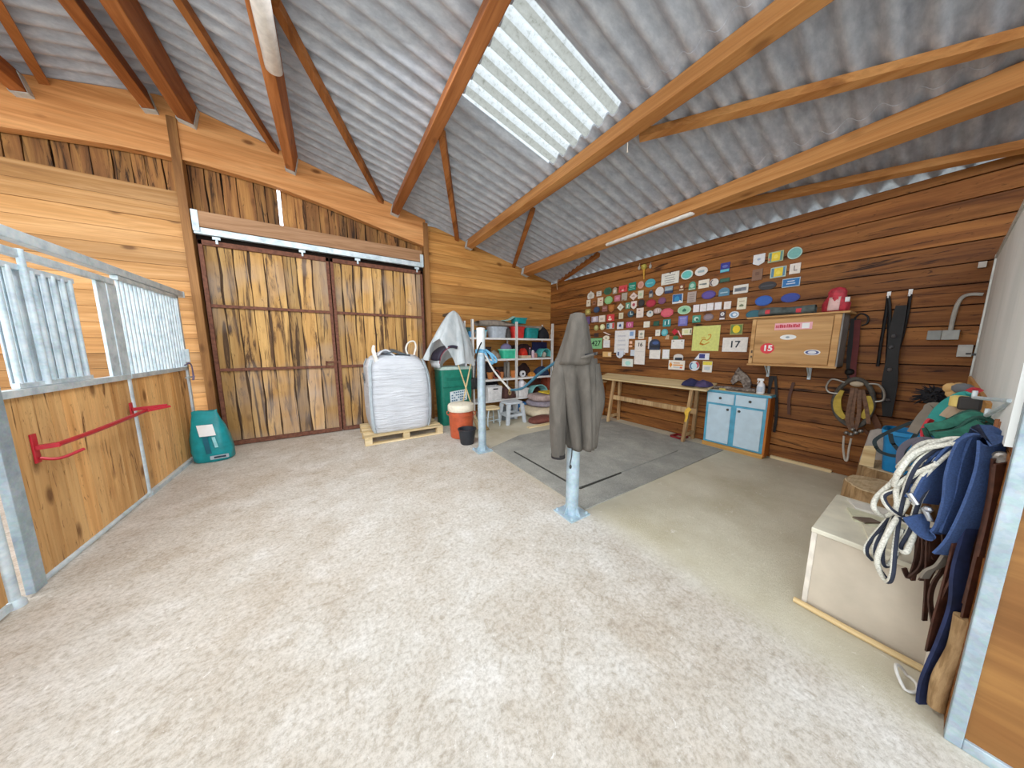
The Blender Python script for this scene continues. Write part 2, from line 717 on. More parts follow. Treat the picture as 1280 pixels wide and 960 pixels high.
# ------------------------------------------------------------------ purlins and braces
def purlin(x, w, h, lab, mat, y1=5.74):
    s = -.231 if x > RX else .231
    b = MB()
    zt = trough(x)
    t = V((1, 0, s)).normalized()
    nn = V((-t.z, 0, t.x))
    c = V((x, 0, zt))-nn*.004
    poly = [c-t*w/2-nn*h, c+t*w/2-nn*h, c+t*w/2, c-t*w/2]
    b.prism([p+V((0, YF+.1, 0)) for p in poly], (0, y1-YF-.1, 0))
    o = struct(b, 'roof_beam', mat, label=lab, loc=(x, 2, zt-h), bevel=.006)
    # joist hanger on the gable beam: a part of the beam it carries
    hb = MB()
    for sgn in (-1, 1):
        q = c+t*(sgn*(w/2+.004))
        hb.prism([q-nn*h+V((0, y1-.09, 0)), q-nn*.03+V((0, y1-.09, 0)), q-nn*.03+V((0, y1+.005, 0)), q-nn*h+V((0, y1+.005, 0))], t*(.004*sgn))
    q = c-nn*(h+.004)
    hb.prism([q-t*(w/2+.006)+V((0, y1-.09, 0)), q+t*(w/2+.006)+V((0, y1-.09, 0)), q+t*(w/2+.006)+V((0, y1+.005, 0)), q-t*(w/2+.006)+V((0, y1+.005, 0))], -nn*.004)
    hb.build('joist_hanger', GALV, o)
    return o


PL = [purlin(-1.30, .15, .24, 'thick roof purlin at the ridge, right one of the pair', W_PURL),
      purlin(-1.71, .11, .22, 'roof purlin just left of the ridge, with a metal hanger', W_PURL),
      purlin(-2.63, .11, .22, 'roof purlin at the far left edge under the roof sheets', W_PURL),
      purlin(-4.1, .11, .22, 'roof purlin over the stall, left of the frame', W_PURL),
      purlin(-.25, .11, .25, 'roof purlin with a white lamp fixed underneath', W_PURL),
      purlin(1.20, .12, .18, 'roof purlin bounding the roof light on its left', W_PURL),
      purlin(2.635, .125, .165, 'pale roof purlin bounding the roof light on its right', W_PURLR),
      purlin(4.09, .16, .18, 'long roof purlin carrying the thin strip lamp', W_PURLR)]


def brace(p, q, lab, mat=W_BRACE, w=.075, h=.075, ext=0, left=False, d2=.04):
    a, c = onroof(*p, left=left, drop=.04), onroof(*q, left=left, drop=d2)
    c = c+(c-a).normalized()*ext
    s = .231 if left else -.231
    nn = V((-s, 0, 1)).normalized()
    b = MB()
    b.bar(a, c, w, h, nn)
    return b.build('roof_brace', mat, kind='structure', label=lab)


brace((343, 2), (479, 256), 'diagonal roof brace rising left from the gable beam')
brace((209, -25), (350, 197), 'diagonal roof brace beside the ridge purlin')
brace((-14, -12), (60, 112), 'diagonal roof brace at the far left', left=True)
brace((552, 166), (572, 302), 'short diagonal roof brace left of the roof light')
brace((666, 262), (642, 333), 'short diagonal roof brace below the pale purlin')
brace((748, 318), (699, 352), 'short diagonal roof brace in the corner')
brace((800, 170), (1280, 46), 'long diagonal roof brace right of the pale purlin', W_PURLR, ext=.6)
brace((884, 263), (1280, 183), 'long diagonal roof brace above the plaque wall', W_PURLR, ext=.5, d2=.11)

# ------------------------------------------------------------------ floor and ground
b = MB()
b.box(-6, 5.3, -3.2, 6.0, -.12, 0, .5)
struct(b, 'floor', CONC)
n = N('gravel_yard')
f = n.noise(n.coords(), 8, 6, .7)
n.color(n.ramp(f, [(.3, 'b5ab98'), (.7, 'e2dccf')]))
n.b.inputs['Roughness'].default_value = .95
b = MB()
b.box(-40, 40, -40, 40, -.3, -.13, .5)
struct(b, 'ground', n.m)

# ------------------------------------------------------------------ back wall


def hplanks(mb, x0, x1, y0, y1, z0, z1, ph, zoff=0, roofclip=False):
    z = z0
    first = True
    k = math.ceil((z0-zoff)/ph+1e-6)
    while z < z1-1e-4:
        zn = min(zoff+k*ph, z1)
        k += 1
        a, c = z+.002, zn-.003
        j = random.uniform(-.004, .004)
        if roofclip:
            pts = [(x0, a), (x1, a)]
            tx1, tx0 = trough(x1)-.01, trough(x0)-.01
            if tx1 >= c:
                pts += [(x1, c), (x0, c)]
            else:
                if tx1 > a:
                    pts += [(x1, tx1)]
                else:
                    xx = RX+(4.655-a)/.231
                    pts[1] = (xx, a)
                xx = RX+(4.655-c)/.231
                if xx > x0:
                    pts += [(xx, c), (x0, c)]
                else:
                    pts += [(x0, tx0)]
            if len(pts) > 2 and pts[1][0] > x0:
                mb.prism([(x, y0+j, zz) for x, zz in pts], (0, y1-y0, 0))
        else:
            mb.box(x0, x1, y0+j, y1+j, a, c)
        z = zn
    return mb


b = MB()
hplanks(b, -6, -1.54, 5.85, 5.9, 0, 3.566, .195, .056)
struct(b, 'wall_back', W_BACK, label='back wall of pale horizontal planks behind the stall')
b = MB()
hplanks(b, 1.76, 4.98, 5.82, 5.87, 0, 3.86, .195, .05, True)
struct(b, 'wall_back', W_BACKR, label='back wall of orange horizontal planks in the corner')
# gable beam, knee-shaped glulam
top = [(-6, trough(-6)), (-1.5, 4.665), (1.72, trough(1.72))]
bot = [(-6, 3.5), (-2.84, 3.82), (-1.9, 3.93), (-1.3, 3.945), (-.6, 3.9), (.1, 3.78), (.9, 3.60), (1.72, 3.43)]
b = MB()
zs = []
N_ = 44
for i in range(N_):
    x0 = -6+(7.72)*i/N_
    x1 = -6+(7.72)*(i+1)/N_

    def bz(x):
        for (xa, za), (xb, zb) in zip(bot, bot[1:]):
            if xa <= x <= xb+1e-6:
                return za+(zb-za)*(x-xa)/(xb-xa)
    b.prism([(x0, 5.745, bz(x0)), (x1, 5.745, bz(x1)), (x1, 5.745, trough(x1)-.003), (x0, 5.745, trough(x0)-.003)], (0, .12, 0), .5)
bmt = b.build('gable_beam', W_BEAM, kind='structure', loc=(0, 0, 0), label='deep pale laminated beam along the top of the back wall')
# bolts on the beam are tiny; posts
for (x, z1, lab) in ((-1.495, 4.42, 'wooden post left of the sliding door'), (1.715, 3.86, 'wooden post right of the sliding door')):
    b = MB()
    b.box(x-.045, x+.045, 5.715, 5.86, 0, z1, .4)
    b.build('door_post', W_POST, kind='structure', label=lab, bevel=.005)

# ------------------------------------------------------------------ sliding door
def vboards(mb, x0, x1, y0, y1, z0, z1, a=.1, c=.24):
    x = x0
    while x < x1-.02:
        w = random.uniform(a, c)
        xe = x+w if x+w < x1-.06 else x1
        j = random.uniform(-.006, .006)
        mb.box(x+.002, xe-.002, y0+j, y1+j, z0, z1)
        x = xe
    return mb


def wavy(mb, x0, x1, y0, y1, z0, z1, a=.12, c=.23, amp=.024, ztop=None):
    # waney-edged boards: irregular outlines with a dark gap between neighbours
    x = x0
    while x < x1-.03:
        xe = x+random.uniform(a, c)
        if xe > x1-.08:
            xe = x1
        zt = (lambda q: z1) if ztop is None else ztop
        m = 14
        pa, pb = random.uniform(0, 6), random.uniform(0, 6)
        left, right = [], []
        hh = min(zt(x), zt(xe))
        for i in range(m+1):
            z = z0+(hh-z0)*i/m
            wl = amp*(.55+.45*sin(z*3.1+pa))*(.6+.4*sin(z*8.7+pb))
            wr = amp*(.55+.45*sin(z*2.7+pb))*(.6+.4*sin(z*7.9+pa))
            left.append((x+.001+(wl if x > x0 else 0), z))
            right.append((xe-.001-(wr if xe < x1 else 0), z))
        left[-1] = (left[-1][0], zt(left[-1][0]))
        right[-1] = (right[-1][0], zt(right[-1][0]))
        j = random.uniform(-.006, .006)
        vs = []
        for (l, z), (r, z2) in zip(left, right):
            vs += [(l, y0+j, z), (r, y0+j, z2), (l, y1+j, z), (r, y1+j, z2)]
        fs = []
        for i in range(m):
            k = 4*i
            fs += [(k, k+1, k+5, k+4), (k+2, k+6, k+7, k+3), (k, k+4, k+6, k+2), (k+1, k+3, k+7, k+5)]
        fs += [(0, 2, 3, 1), (4*m, 4*m+1, 4*m+3, 4*m+2)]
        mb.add(vs, fs)
        x = xe
    return mb


BARK = wood('bark_edges', '5f4630', '463120', '2a1c12', 2, 12, .3, .2)


def leaf(nm, x0, x1, lab):
    t = bpy.data.objects.new(nm, None)
    COL.objects.link(t)
    t.location = ((x0+x1)/2, 5.8, 0)
    setp(t, kind='structure', label=lab)
    wavy(MB(), x0+.03, x1-.03, 5.785, 5.81, .04, 2.93).build('board_panel', W_DOOR, t)
    MB().box(x0+.03, x1-.03, 5.818, 5.832, .04, 2.93).build('bark_lining', BARK, t)
    f = MB()
    f.box(x0, x1, 5.75, 5.79, 2.90, 2.965)
    f.box(x0, x1, 5.745, 5.79, .01, .075)
    f.box(x0, x0+.045, 5.75, 5.79, .01, 2.965)
    f.box(x1-.045, x1, 5.75, 5.79, .01, 2.965)
    f.build('door_frame', RUST, t, bevel=.003)
    for z in (2.08, 1.16):
        MB().box(x0+.045, x1-.045, 5.752, 5.788, z-.022, z+.022).build('crossbar', RUST, t, bevel=.003)
    for fr in (.13, .77) if x0 < 0 else (.27, .93):
        h = MB()
        xx = x0+(x1-x0)*fr
        h.box(xx-.04, xx+.04, 5.735, 5.75, 2.985, 3.02)
        h.box(xx-.012, xx+.012, 5.737, 5.748, 2.93, 2.99)
        h.build('roller_hanger', GALV, t)
    return t


# vertical waney gable boards
for x0, x1, z0 in ((-6, -1.54, 3.5), (-1.45, -.515, 3.2), (-.475, 1.70, 3.2)):
    b = wavy(MB(), x0, x1, 5.89, 5.915, z0, 9, .11, .2, .014, lambda q: trough(q)-.03)
    struct(b, 'wall_gable', W_GABLE, label='dark waney-edge boards above the door')

d1 = leaf('door_1', -1.42, .09, 'left leaf of the sliding door, weathered waney boards')
d2 = leaf('door_2', .105, 1.63, 'right leaf of the sliding door, weathered waney boards')
lb = MB()
lb.box(-.06, .14, 5.73, 5.75, 1.225, 1.255)
lb.box(-.075, -.05, 5.73, 5.76, 1.15, 1.26)
lb.build('latch_bar', RUST, d1)
b = MB()
b.box(-1.40, 1.63, 5.715, 5.76, 3.125, 3.33, .5)
struct(b, 'trim_1', W_HEAD, label='plank covering the sliding door track', bevel=.006, loc=(0, 5.7, 3.1))
b = MB()
b.box(-1.43, 1.64, 5.72, 5.775, 3.03, 3.115)
b.box(-1.43, 1.64, 5.71, 5.72, 3.03, 3.045)
o = struct(b, 'trim_2', GALV, label='galvanised track the doors hang from', loc=(0, 5.7, 3.0))
b = MB()
b.box(-1.435, -1.37, 5.705, 5.715, 3.06, 3.33)
b.box(1.585, 1.645, 5.705, 5.715, 3.04, 3.26)
b.build('track_bracket', GALV, o)

# added dark sheets behind the planks keep daylight out of the gaps
BACKING = P('20150d', .9)
for x0, x1, y0, z1 in ((-6, -1.45, 5.905, 3.6), (-1.45, 1.72, 5.865, 3.25), (1.72, 5.0, 5.875, None)):
    b = MB()
    if z1:
        b.box(x0, x1, y0, y0+.01, 0, z1)
    else:
        b.prism([(x0, y0, 0), (x1, y0, 0), (x1, y0, trough(x1)-.03), (x0, y0, trough(x0)-.03)], (0, .01, 0))
    struct(b, 'wall_backing', BACKING)
for x0, x1 in ((-6, -1.5), (-1.5, -.52), (-.47, 1.73)):
    b = MB()
    b.prism([(x0, 5.932, 3.2), (x1, 5.932, 3.2), (x1, 5.932, trough(x1)-.02), (x0, 5.932, trough(x0)-.02)], (0, .01, 0))
    struct(b, 'wall_backing', BACKING)

# ------------------------------------------------------------------ plaque wall
b = MB()
z = 0
k = 0
while z < 3.10:
    zn = min(z+.1885, 3.112)
    j = random.uniform(-.003, .003)
    b.box(4.97+j, 5.02+j, -1.4, 5.9, z+.006, zn-.006)
    z = zn if zn < 3.1 else 4
struct(b, 'wall_side', W_PLAQ, label='dark plank wall covered with plaques')
b = MB()
b.box(5.01, 5.025, -1.4, 5.9, 0, 3.112, .1)
struct(b, 'wall_backing', P('1c120c', .9))
# timber strip along the foot of the wall
b = MB()
b.box(4.935, 4.975, .60, 1.16, 0, .035)
struct(b, 'baseboard_side', W_PALE, label='pale strip of wood on the floor along the wall')

# ------------------------------------------------------------------ partition on the right
n = N('grey_lined_panel')
w = n.n('TexWave', Scale=18.0, Distortion=1.0)
w.inputs['Detail'].default_value = 2
n.l(n.coords(), w.inputs['Vector'])
f = n.noise(n.coords((1, 1, .3)), 4, 5)
c = n.ramp(f, [(.3, 'dde3e0'), (.7, 'f4f7f5')])
c = n.mix(c, n.ramp(w.outputs['Fac'], [(.2, (.82, .83, .82, 1)), (.6, (1, 1, 1, 1))]), .6, 'MULTIPLY')
n.color(c)
n.b.inputs['Roughness'].default_value = .55
b = MB()
b.box(1.93, 4.95, -.165, -.14, 1.16, 2.27, .5)
wp = struct(b, 'wall_right', n.m, label='grey lined panel of the partition on the right')
b = MB()
b.box(4.945, 4.97, -.17, -.13, 1.22, 2.30)
b.build('end_trim', P('c9cbc6', .4, .3), wp)
b = MB()
b.box(1.93, 4.945, -.17, -.132, 2.265, 2.295)
b.build('top_trim', P('c9cbc6', .4, .3), wp)
b = MB()
z = 0
while z < 1.15:
    b.box(1.93, 4.96, -.20, -.155, z+.003, z+.185)
    z += .1885
struct(b, 'wall_kickboard', W_PLAQ, label='dark boards below the grey panel')
b = MB()
b.box(2.6, 4.9, -.20, -.125, 1.17, 1.235)
struct(b, 'trim_3', W_PURLX, label='timber rail under the grey panel', loc=(3, -.15, 1.17))

t = thing('stall_gate', 'galvanised gate with a plywood infill at the right edge', 'gate', (1.9, -.8, 0))
b = MB()
b.box(1.885, 1.925, -.192, -.155, .0, 2.3)
b.box(1.885, 1.925, -1.45, -1.41, .0, 2.3)
b.box(1.885, 1.925, -1.41, -.192, .0, .045)
b.box(1.885, 1.925, -1.41, -.192, 1.2, 1.24)
b.box(1.885, 1.925, -1.41, -.192, 2.26, 2.3)
b.build('gate_frame', GALV3, t, bevel=.003)
b = MB()
b.box(1.897, 1.912, -1.41, -.192, .045, 1.2)
b.build('plywood_infill', W_PLY, t)
for i in range(9):
    y = -.3-.13*i
    b = MB()
    b.tube([(1.905, y, 1.24), (1.905, y, 2.26)], .009, 8)
    b.build('gate_bar', GALV2, t, smooth=True)
b = MB()
hplanks(b, 2.0, 5.0, -1.5, -1.45, 0, 3.1, .195)  # added out of view to cut daylight on the right of the roof
struct(b, 'wall_daylight_block', W_PLAQ, label='unseen plank wall added behind the gate to dim the roof')
# stall wall at the far left
b = MB()
hplanks(b, -5.95, -5.9, 2, 5.85, 0, 2.2, .195)
struct(b, 'wall_left', W_BACK)
# ------------------------------------------------------------------ stall front at x = -1.64
SX = -1.64


def yb(mb, y0, y1, z0, z1, a=.1, c=.16, x0=-1.66, x1=-1.635):
    y = y0
    while y < y1-.01:
        ye = y+random.uniform(a, c)
        if ye > y1-.05:
            ye = y1
        mb.box(x0, x1, y+.003, ye-.003, z0, z1)
        y = ye
    return mb


# sliding track over the whole front
b = MB()
b.box(-1.68, -1.61, 1.2, 5.72, 2.165, 2.235)
b.box(-1.685, -1.605, 5.70, 5.725, 2.16, 2.24)
b.build('stall_track', GALV2, label='long galvanised rail along the top of the stall front', cat='rail', bevel=.004)

t = thing('stall_door', 'wooden sliding stall door with a red rack on it', 'stall door', (SX, 3.55, 0))
yb(MB(), 2.93, 4.205, .05, 1.205).build('board_panel', W_STALL, t)
f = MB()
f.box(-1.665, -1.615, 2.90, 4.22, 1.195, 1.24)
f.tube([(SX, 2.93, .03), (SX, 4.16, .03), (SX, 4.205, .045), (SX, 4.22, .09), (SX, 4.22, 1.2)], .021, 10, smooth=4)
f.build('door_frame', GALV, t, smooth=True)
f = MB()
f.box(-1.66, -1.62, 2.84, 4.23, 2.065, 2.115)
f.build('top_rail', GALV2, t, bevel=.004)
for y0, y1 in ((4.0, 4.125), (4.14, 4.275)):
    MB().box(-1.652, -1.632, y0, y1, 1.235, 2.07).build('sheet_stile', GALV2, t, bevel=.003)
MB().box(-1.635, -1.60, 2.835, 2.925, .02, 2.12).build('side_plate', GALV3, t, bevel=.004)
# the hinged grille in the window opening
gw = MB()
gw.box(-1.655, -1.625, 3.09, 3.74, 1.245, 1.275)
gw.box(-1.655, -1.63, 3.09, 3.74, 1.985, 2.02)
gr = gw.build('feed_grille', GALV2, t)
ys = [3.10, 3.185, 3.27, 3.355, 3.44, 3.525, 3.61, 3.685]
for i, y in enumerate(ys):
    b = MB()
    if i == 2:
        b.tube([(-1.622, y+.02, 1.25), (-1.622, y+.02, 2.12)], .017, 10)
    else:
        b.tube([(-1.635, y+.012, 1.27), (-1.635, y+.012, 2.0)], .015, 10)
    b.box(-1.662, -1.655, y+.0, y+.068, 1.26, 2.0)
    b.build('grille_bar', GALV2, gr, smooth=True)

t = thing('stall_partition', 'barred stall partition beside the blue feed bag', 'stall panel', (SX, 4.9, 0))
yb(MB(), 4.245, 5.49, .06, 1.2).build('board_panel', W_STALL, t)
f = MB()
f.box(-1.665, -1.615, 4.235, 5.53, 1.195, 1.24)
f.box(-1.665, -1.615, 4.235, 5.53, .0, .045)
f.box(-1.665, -1.615, 5.49, 5.535, .0, 2.17)
f.box(-1.665, -1.615, 4.285, 5.53, 2.12, 2.16)
f.build('panel_frame', GALV, t, bevel=.003)
for i in range(17):
    y = 4.32+i*.0735
    b = MB()
    b.tube([(SX, y, 1.23), (SX, y, 2.14)], .0135, 8)
    b.build('grille_bar', GALV2, t, smooth=True)
lt = MB()
lt.box(-1.615, -1.60, 5.41, 5.50, 1.28, 1.46)
lt.box(-1.61, -1.56, 5.42, 5.435, 1.30, 1.47)
lt.box(-1.61, -1.58, 5.36, 5.58, 1.09, 1.105)
lt.build('latch', GALV, t, bevel=.002)
# rope and chain hanging on the latch
b = MB()
pu = P('6f6480', .9, 0, .3)
for i in range(3):
    b.tube([(-1.58, 5.30+.02*i, 1.265), (-1.56, 5.37, 1.28+.006*i), (-1.56, 5.44, 1.25), (-1.565, 5.46+.01*i, 1.12), (-1.565, 5.43+.02*i, 1.06)], .007, 6, smooth=5)
b.build('lead_rope', pu, label='faded purple rope looped on the stall latch', cat='rope', smooth=True)

t = thing('stall_partition', 'wooden stall partition cut off by the left edge of the frame', 'stall panel', (SX, 2.1, 0))
yb(MB(), 1.3, 2.74, .06, 1.2).build('board_panel', W_STALL, t)
f = MB()
f.box(-1.665, -1.615, 1.3, 2.72, 1.195, 1.24)
f.box(-1.665, -1.615, 1.3, 2.72, .02, .06)
f.box(-1.66, -1.62, 1.3, 2.75, 2.065, 2.115)
f.build('panel_frame', GALV, t)
b = MB()
b.tube([(SX, 2.775, .0), (SX, 2.775, 2.16)], .024, 10)
b.lathe([(.038, 0), (.038, .03), (.026, .05)], (SX, 2.775, 0), 12)
b.build('corner_post', GALV, t, smooth=True)
for i in range(13):
    y = 1.4+i*.1
    MB().tube([(SX, y, 1.23), (SX, y, 2.14)], .0135, 8).build('grille_bar', GALV2, t, smooth=True)

# red folding saddle rack
RED = P('b0202c', .35, .1, .15)
t = thing('saddle_rack', 'red metal folding rack hung across the stall door', 'rack', (-1.6, 3.6, .8))
b = MB()
b.tube([(-1.55, 3.11, .862), (-1.54, 3.4, .866), (-1.52, 3.8, .885), (-1.53, 4.13, .89)], .017, 8, smooth=5)
b.build('cross_tube', RED, t, smooth=True)
b = MB()
b.box(-1.632, -1.622, 3.08, 3.12, .76, .95)
b.bar((-1.625, 3.10, .86), (-1.54, 3.12, .862), .03, .03)
b.tube([(-1.62, 3.10, .79), (-1.56, 3.13, .765), (-1.50, 3.22, .79)], .011, 6, smooth=4)
b.build('bracket', RED, t, bevel=.002)
b = MB()
b.box(-1.612, -1.602, 4.09, 4.13, .85, .98)
b.bar((-1.605, 4.11, .915), (-1.42, 4.22, .915), .028, .03)
b.bar((-1.53, 4.13, .885), (-1.40, 4.22, .905), .028, .02)
b.build('bracket', RED, t, bevel=.002)

# ------------------------------------------------------------------ feed bag
TEAL = P('12898f', .35, 0, .2, 8)
t = thing('feed_bag', 'turquoise feed bag standing by the stall corner', 'bag', (-1.4, 5.2, 0))
b = MB()
rings = []
M_ = 28
for z, a, c, sh in ((0, .17, .12, 0), (.02, .19, .135, 0), (.15, .20, .145, .0), (.32, .185, .13, -.01), (.45, .16, .10, -.02), (.56, .135, .055, -.03), (.63, .12, .02, -.035), (.67, .12, .012, -.035)):
    r = []
    for k in range(M_):
        an = 2*pi*k/M_
        e = .7
        x = a*math.copysign(abs(cos(an))**e, cos(an))
        y = c*math.copysign(abs(sin(an))**e, sin(an))
        wob = 1+.035*sin(3*an+z*17)+.02*sin(7*an+z*31)
        r.append((-1.40+sh*1.0+x*wob, 5.19+y*wob*.9, z+.012*sin(3*an+2)*(z > .5)))
    rings.append(r)
b.loft(rings)
b.build('sack', TEAL, t, smooth=True, ang=60)
b = MB()


def fp(x, z, o=.004):
    # a point on the front of the bag
    return V((-1.40+x, 5.19-o-(.145 if z < .32 else .145-(z-.32)*.33)-.0+abs(x)*.12, z))


b.grid(lambda u, v: fp(-.075+.15*u-.03*v, .36+.14*v, .012), 6, 6)
b.build('white_patch', WHITEP, t, smooth=True)
b = MB()
b.grid(lambda u, v: fp(-.03+.05*u-.02*v, .13+.22*v, .012), 4, 6)
b.build('dark_print', P('12586b', .4), t, smooth=True)
b = MB()
b.grid(lambda u, v: fp(.055+.03*u-.02*v, .2+.14*v, .012), 4, 6)
b.build('light_print', P('8fd0d6', .4), t, smooth=True)
b = MB()
b.grid(lambda u, v: fp(-.0+.17*u, .045+.05*v, .014), 6, 3)
b.build('bottom_label', P('9aa8b0', .4), t, smooth=True)
b = MB()
b.grid(lambda u, v: fp(.035+.11*u, .058+.024*v, .018), 6, 3)
b.build('bottom_print', P('1d2a3a', .4), t, smooth=True)

# ------------------------------------------------------------------ pallet and big bag
t = thing('pallet', 'pale wooden pallet under the white bulk bag', 'pallet', (.97, 5.0, 0))
for y in (4.64, 5.03, 5.42):
    MB().box(.35, 1.56, y, y+.1, 0, .018).build('bottom_board', W_PALEX, t)
    for x in (.35, .905, 1.46):
        MB().box(x, x+.1, y, y+.1, .018, .105).build('block', W_PALEX, t)
for x in (.35, .905, 1.46):
    MB().box(x, x+.1, 4.64, 5.52, .105, .123).build('stringer_board', W_PALE, t)
for i in range(6):
    y = 4.64+i*.156
    MB().box(.35, 1.56, y, y+.1, .123, .143).build('deck_board', W_PALEX, t)

n = N('woven_bulk_bag')
f = n.noise(n.coords((1, 1, 9)), 2.2, 5, .6, .8)
g = n.noise(n.coords(), 3, 4)
n.color(n.ramp(g, [(.3, 'bfc3ca'), (.7, 'd3d7dd')]))
n.b.inputs['Roughness'].default_value = .6
n.bump(f, .9, .04)
BULK = n.m
t = thing('bulk_bag', 'large white woven bulk bag standing on the pallet', 'bulk bag', (.93, 5.08, .143))
rings = []
M_ = 48
CX, CY = .925, 5.09
for z, s in ((.145, .95), (.17, .99), (.3, 1.03), (.55, 1.05), (.8, 1.05), (1.02, 1.02), (1.18, .975), (1.28, .90), (1.34, .78), (1.37, .6), (1.375, .35), (1.36, .12)):
    r = []
    for k in range(M_):
        an = 2*pi*k/M_
        e = .32 if z < 1.2 else .32+(z-1.2)*2.2
        x = math.copysign(abs(cos(an))**e, cos(an))*.455*s
        y = math.copysign(abs(sin(an))**e, sin(an))*.40*s
        wob = 1+.012*sin(5*an+z*9)+.008*sin(9*an-z*23)+(.02*sin(6*an) if z > 1.25 else 0)
        r.append((CX+x*wob-.02*(z > 1.1), CY+y*wob, z+(.02*sin(4*an+1) if 1.25 < z < 1.37 else 0)))
    rings.append(r)
MB().loft(rings).build('bag_body', BULK, t, smooth=True, ang=70)
SEAM = P('a9b6be', .7, 0, .1)
for sx, sy in ((-1, -1), (1, -1), (-1, 1), (1, 1)):
    b = MB()
    pts = []
    for z, s in ((.16, .97), (.3, 1.03), (.55, 1.05), (.8, 1.05), (1.02, 1.02), (1.2, .965), (1.30, .88)):
        pts.append((CX+sx*.455*s*.945-.02*(z > 1.1), CY+sy*.40*s*.95, z))
    b.ribbon(pts, .045, (1, -sx*sy, 0), .012, 3)
    b.build('corner_seam', SEAM, t, smooth=True)
LOOP = P('efe9dc', .7)
b = MB()
b.ribbon([(.60, 4.80, 1.25), (.575, 4.83, 1.38), (.565, 4.85, 1.46), (.58, 4.86, 1.52)], [.05, .05, .045, .03], (1, .3, 0), .02, 5)
b.build('lifting_loop', LOOP, t, smooth=True)
b = MB()
b.tube([(1.12, 4.95, 1.33), (1.08, 4.97, 1.46), (1.13, 4.98, 1.57), (1.22, 4.98, 1.59), (1.245, 4.97, 1.50), (1.20, 4.94, 1.36)], .014, 6, smooth=6)
b.build('lifting_loop', LOOP, t, smooth=True)
b = MB()
b.grid(lambda u, v: V((.62+.28*u, 4.78+.3*v, 1.36+.07*sin(pi*u)*(1-.3*v)+.03*sin(5*u+2*v))), 10, 8)
b.build('folded_flap', BULK, t, smooth=True, solid=.02)
b = MB()
b.grid(lambda u, v: V((.76+.34*u, 4.76+.40*v, 1.36+.09*sin(pi*min(1, .15+u))*(.6+.4*v)+.015*sin(9*u+4*v))), 12, 8)
b.build('plastic_sheet', P('4c5a62', .4, 0, .25, 6), label='dark grey plastic sheet crumpled on top of the bulk bag', cat='sheet', smooth=True, solid=.012)
b = MB()
for i in range(5):
    y = 5.40-.045*i
    b.tube([(.447, y, 1.06-.02*i), (.446, y-.02, 1.02-.02*i+.01*(i % 2)), (.447, y-.035, 1.055-.02*i)], .008, 5)
    b.tube([(.446, y, .99-.02*i), (.446, y-.025, .985-.02*i)], .008, 5)
b.build('printed_marks', P('555b60', .6), t)

# ------------------------------------------------------------------ tethering posts
def tether(x, y, lab):
    t = thing('tethering_post', lab, 'post', (x, y, 0))
    b = MB()
    b.tube([(x, y, .01), (x, y, 1.74)], .057, 20)
    b.build('pole', GALVP, t, smooth=True)
    b = MB()
    b.box(x-.115, x+.115, y-.115, y+.115, 0, .012)
    for sx in (-1, 1):
        for sy in (-1, 1):
            b.lathe([(.012, .012), (.012, .03), (.003, .034)], (x+sx*.092, y+sy*.092, 0), 8)
    b.build('base_plate', GALVP, t)
    b = MB()
    for k in range(4):
        a = k*pi/2
        d = V((cos(a), sin(a), 0))
        b.prism([V((x, y, .012))+d*.05, V((x, y, .012))+d*.10, V((x, y, .10))+d*.05], V((-d.y, d.x, 0))*.008)
    b.build('gusset', GALVP, t)
    b = MB()
    b.lathe([(.058, 0), (.06, .012), (.05, .022), (.02, .028)], (x, y, 1.735), 20)
    b.build('end_cap', WHITEP if y > 3 else GALV, t, smooth=True)
    return t


POSTA = V((1.767, 3.533, 0))
POSTB = V((1.745, 1.70, 0))
tether(POSTA.x, POSTA.y, 'galvanised post with a blue knot, near the orange barrel')
tether(POSTB.x, POSTB.y, 'galvanised post with a hooded jacket hung over it')
b = MB()
b.tube([(1.767, 3.533, 1.40), (1.767, 3.533, 1.735)], .0585, 20)
b.build('pole_sleeve', P('dfe6e6', .5, .1), label='white sleeve round the top of the tethering post', cat='sleeve', smooth=True)
BLUER = P('5f9fc4', .85, 0, .25, 60)
b = MB()
for z, r in ((1.44, .068), (1.455, .07), (1.425, .07)):
    b.tube([POSTA+V((r*cos(a), r*sin(a), z+.006*sin(2*a))) for a in [2*pi*k/16 for k in range(16)]], .011, 6, closed=True)
b.tube([POSTA+V(p) for p in ((.03, -.08, 1.46), (.09, -.10, 1.40), (.13, -.12, 1.31), (.10, -.12, 1.27), (.05, -.10, 1.34), (.03, -.08, 1.42))], .016, 6, smooth=5)
b.tube([POSTA+V(p) for p in ((.05, -.07, 1.45), (.15, -.13, 1.36), (.16, -.14, 1.29), (.07, -.11, 1.30))], .014, 6, smooth=5)
b.build('knotted_rope', BLUER, label='light blue rope knotted round the tethering post', cat='rope', smooth=True)
b = MB()
b.tube([POSTA+V(p) for p in ((-.02, -.06, 1.56), (-.06, -.075, 1.50), (-.10, -.07, 1.38), (-.115, -.05, 1.2), (-.12, -.04, 1.04), (-.10, -.03, .95))], .01, 6, smooth=6)
b.build('lead_strap', BLACKL, label='black cord hanging down the side of the tethering post', cat='cord', smooth=True)
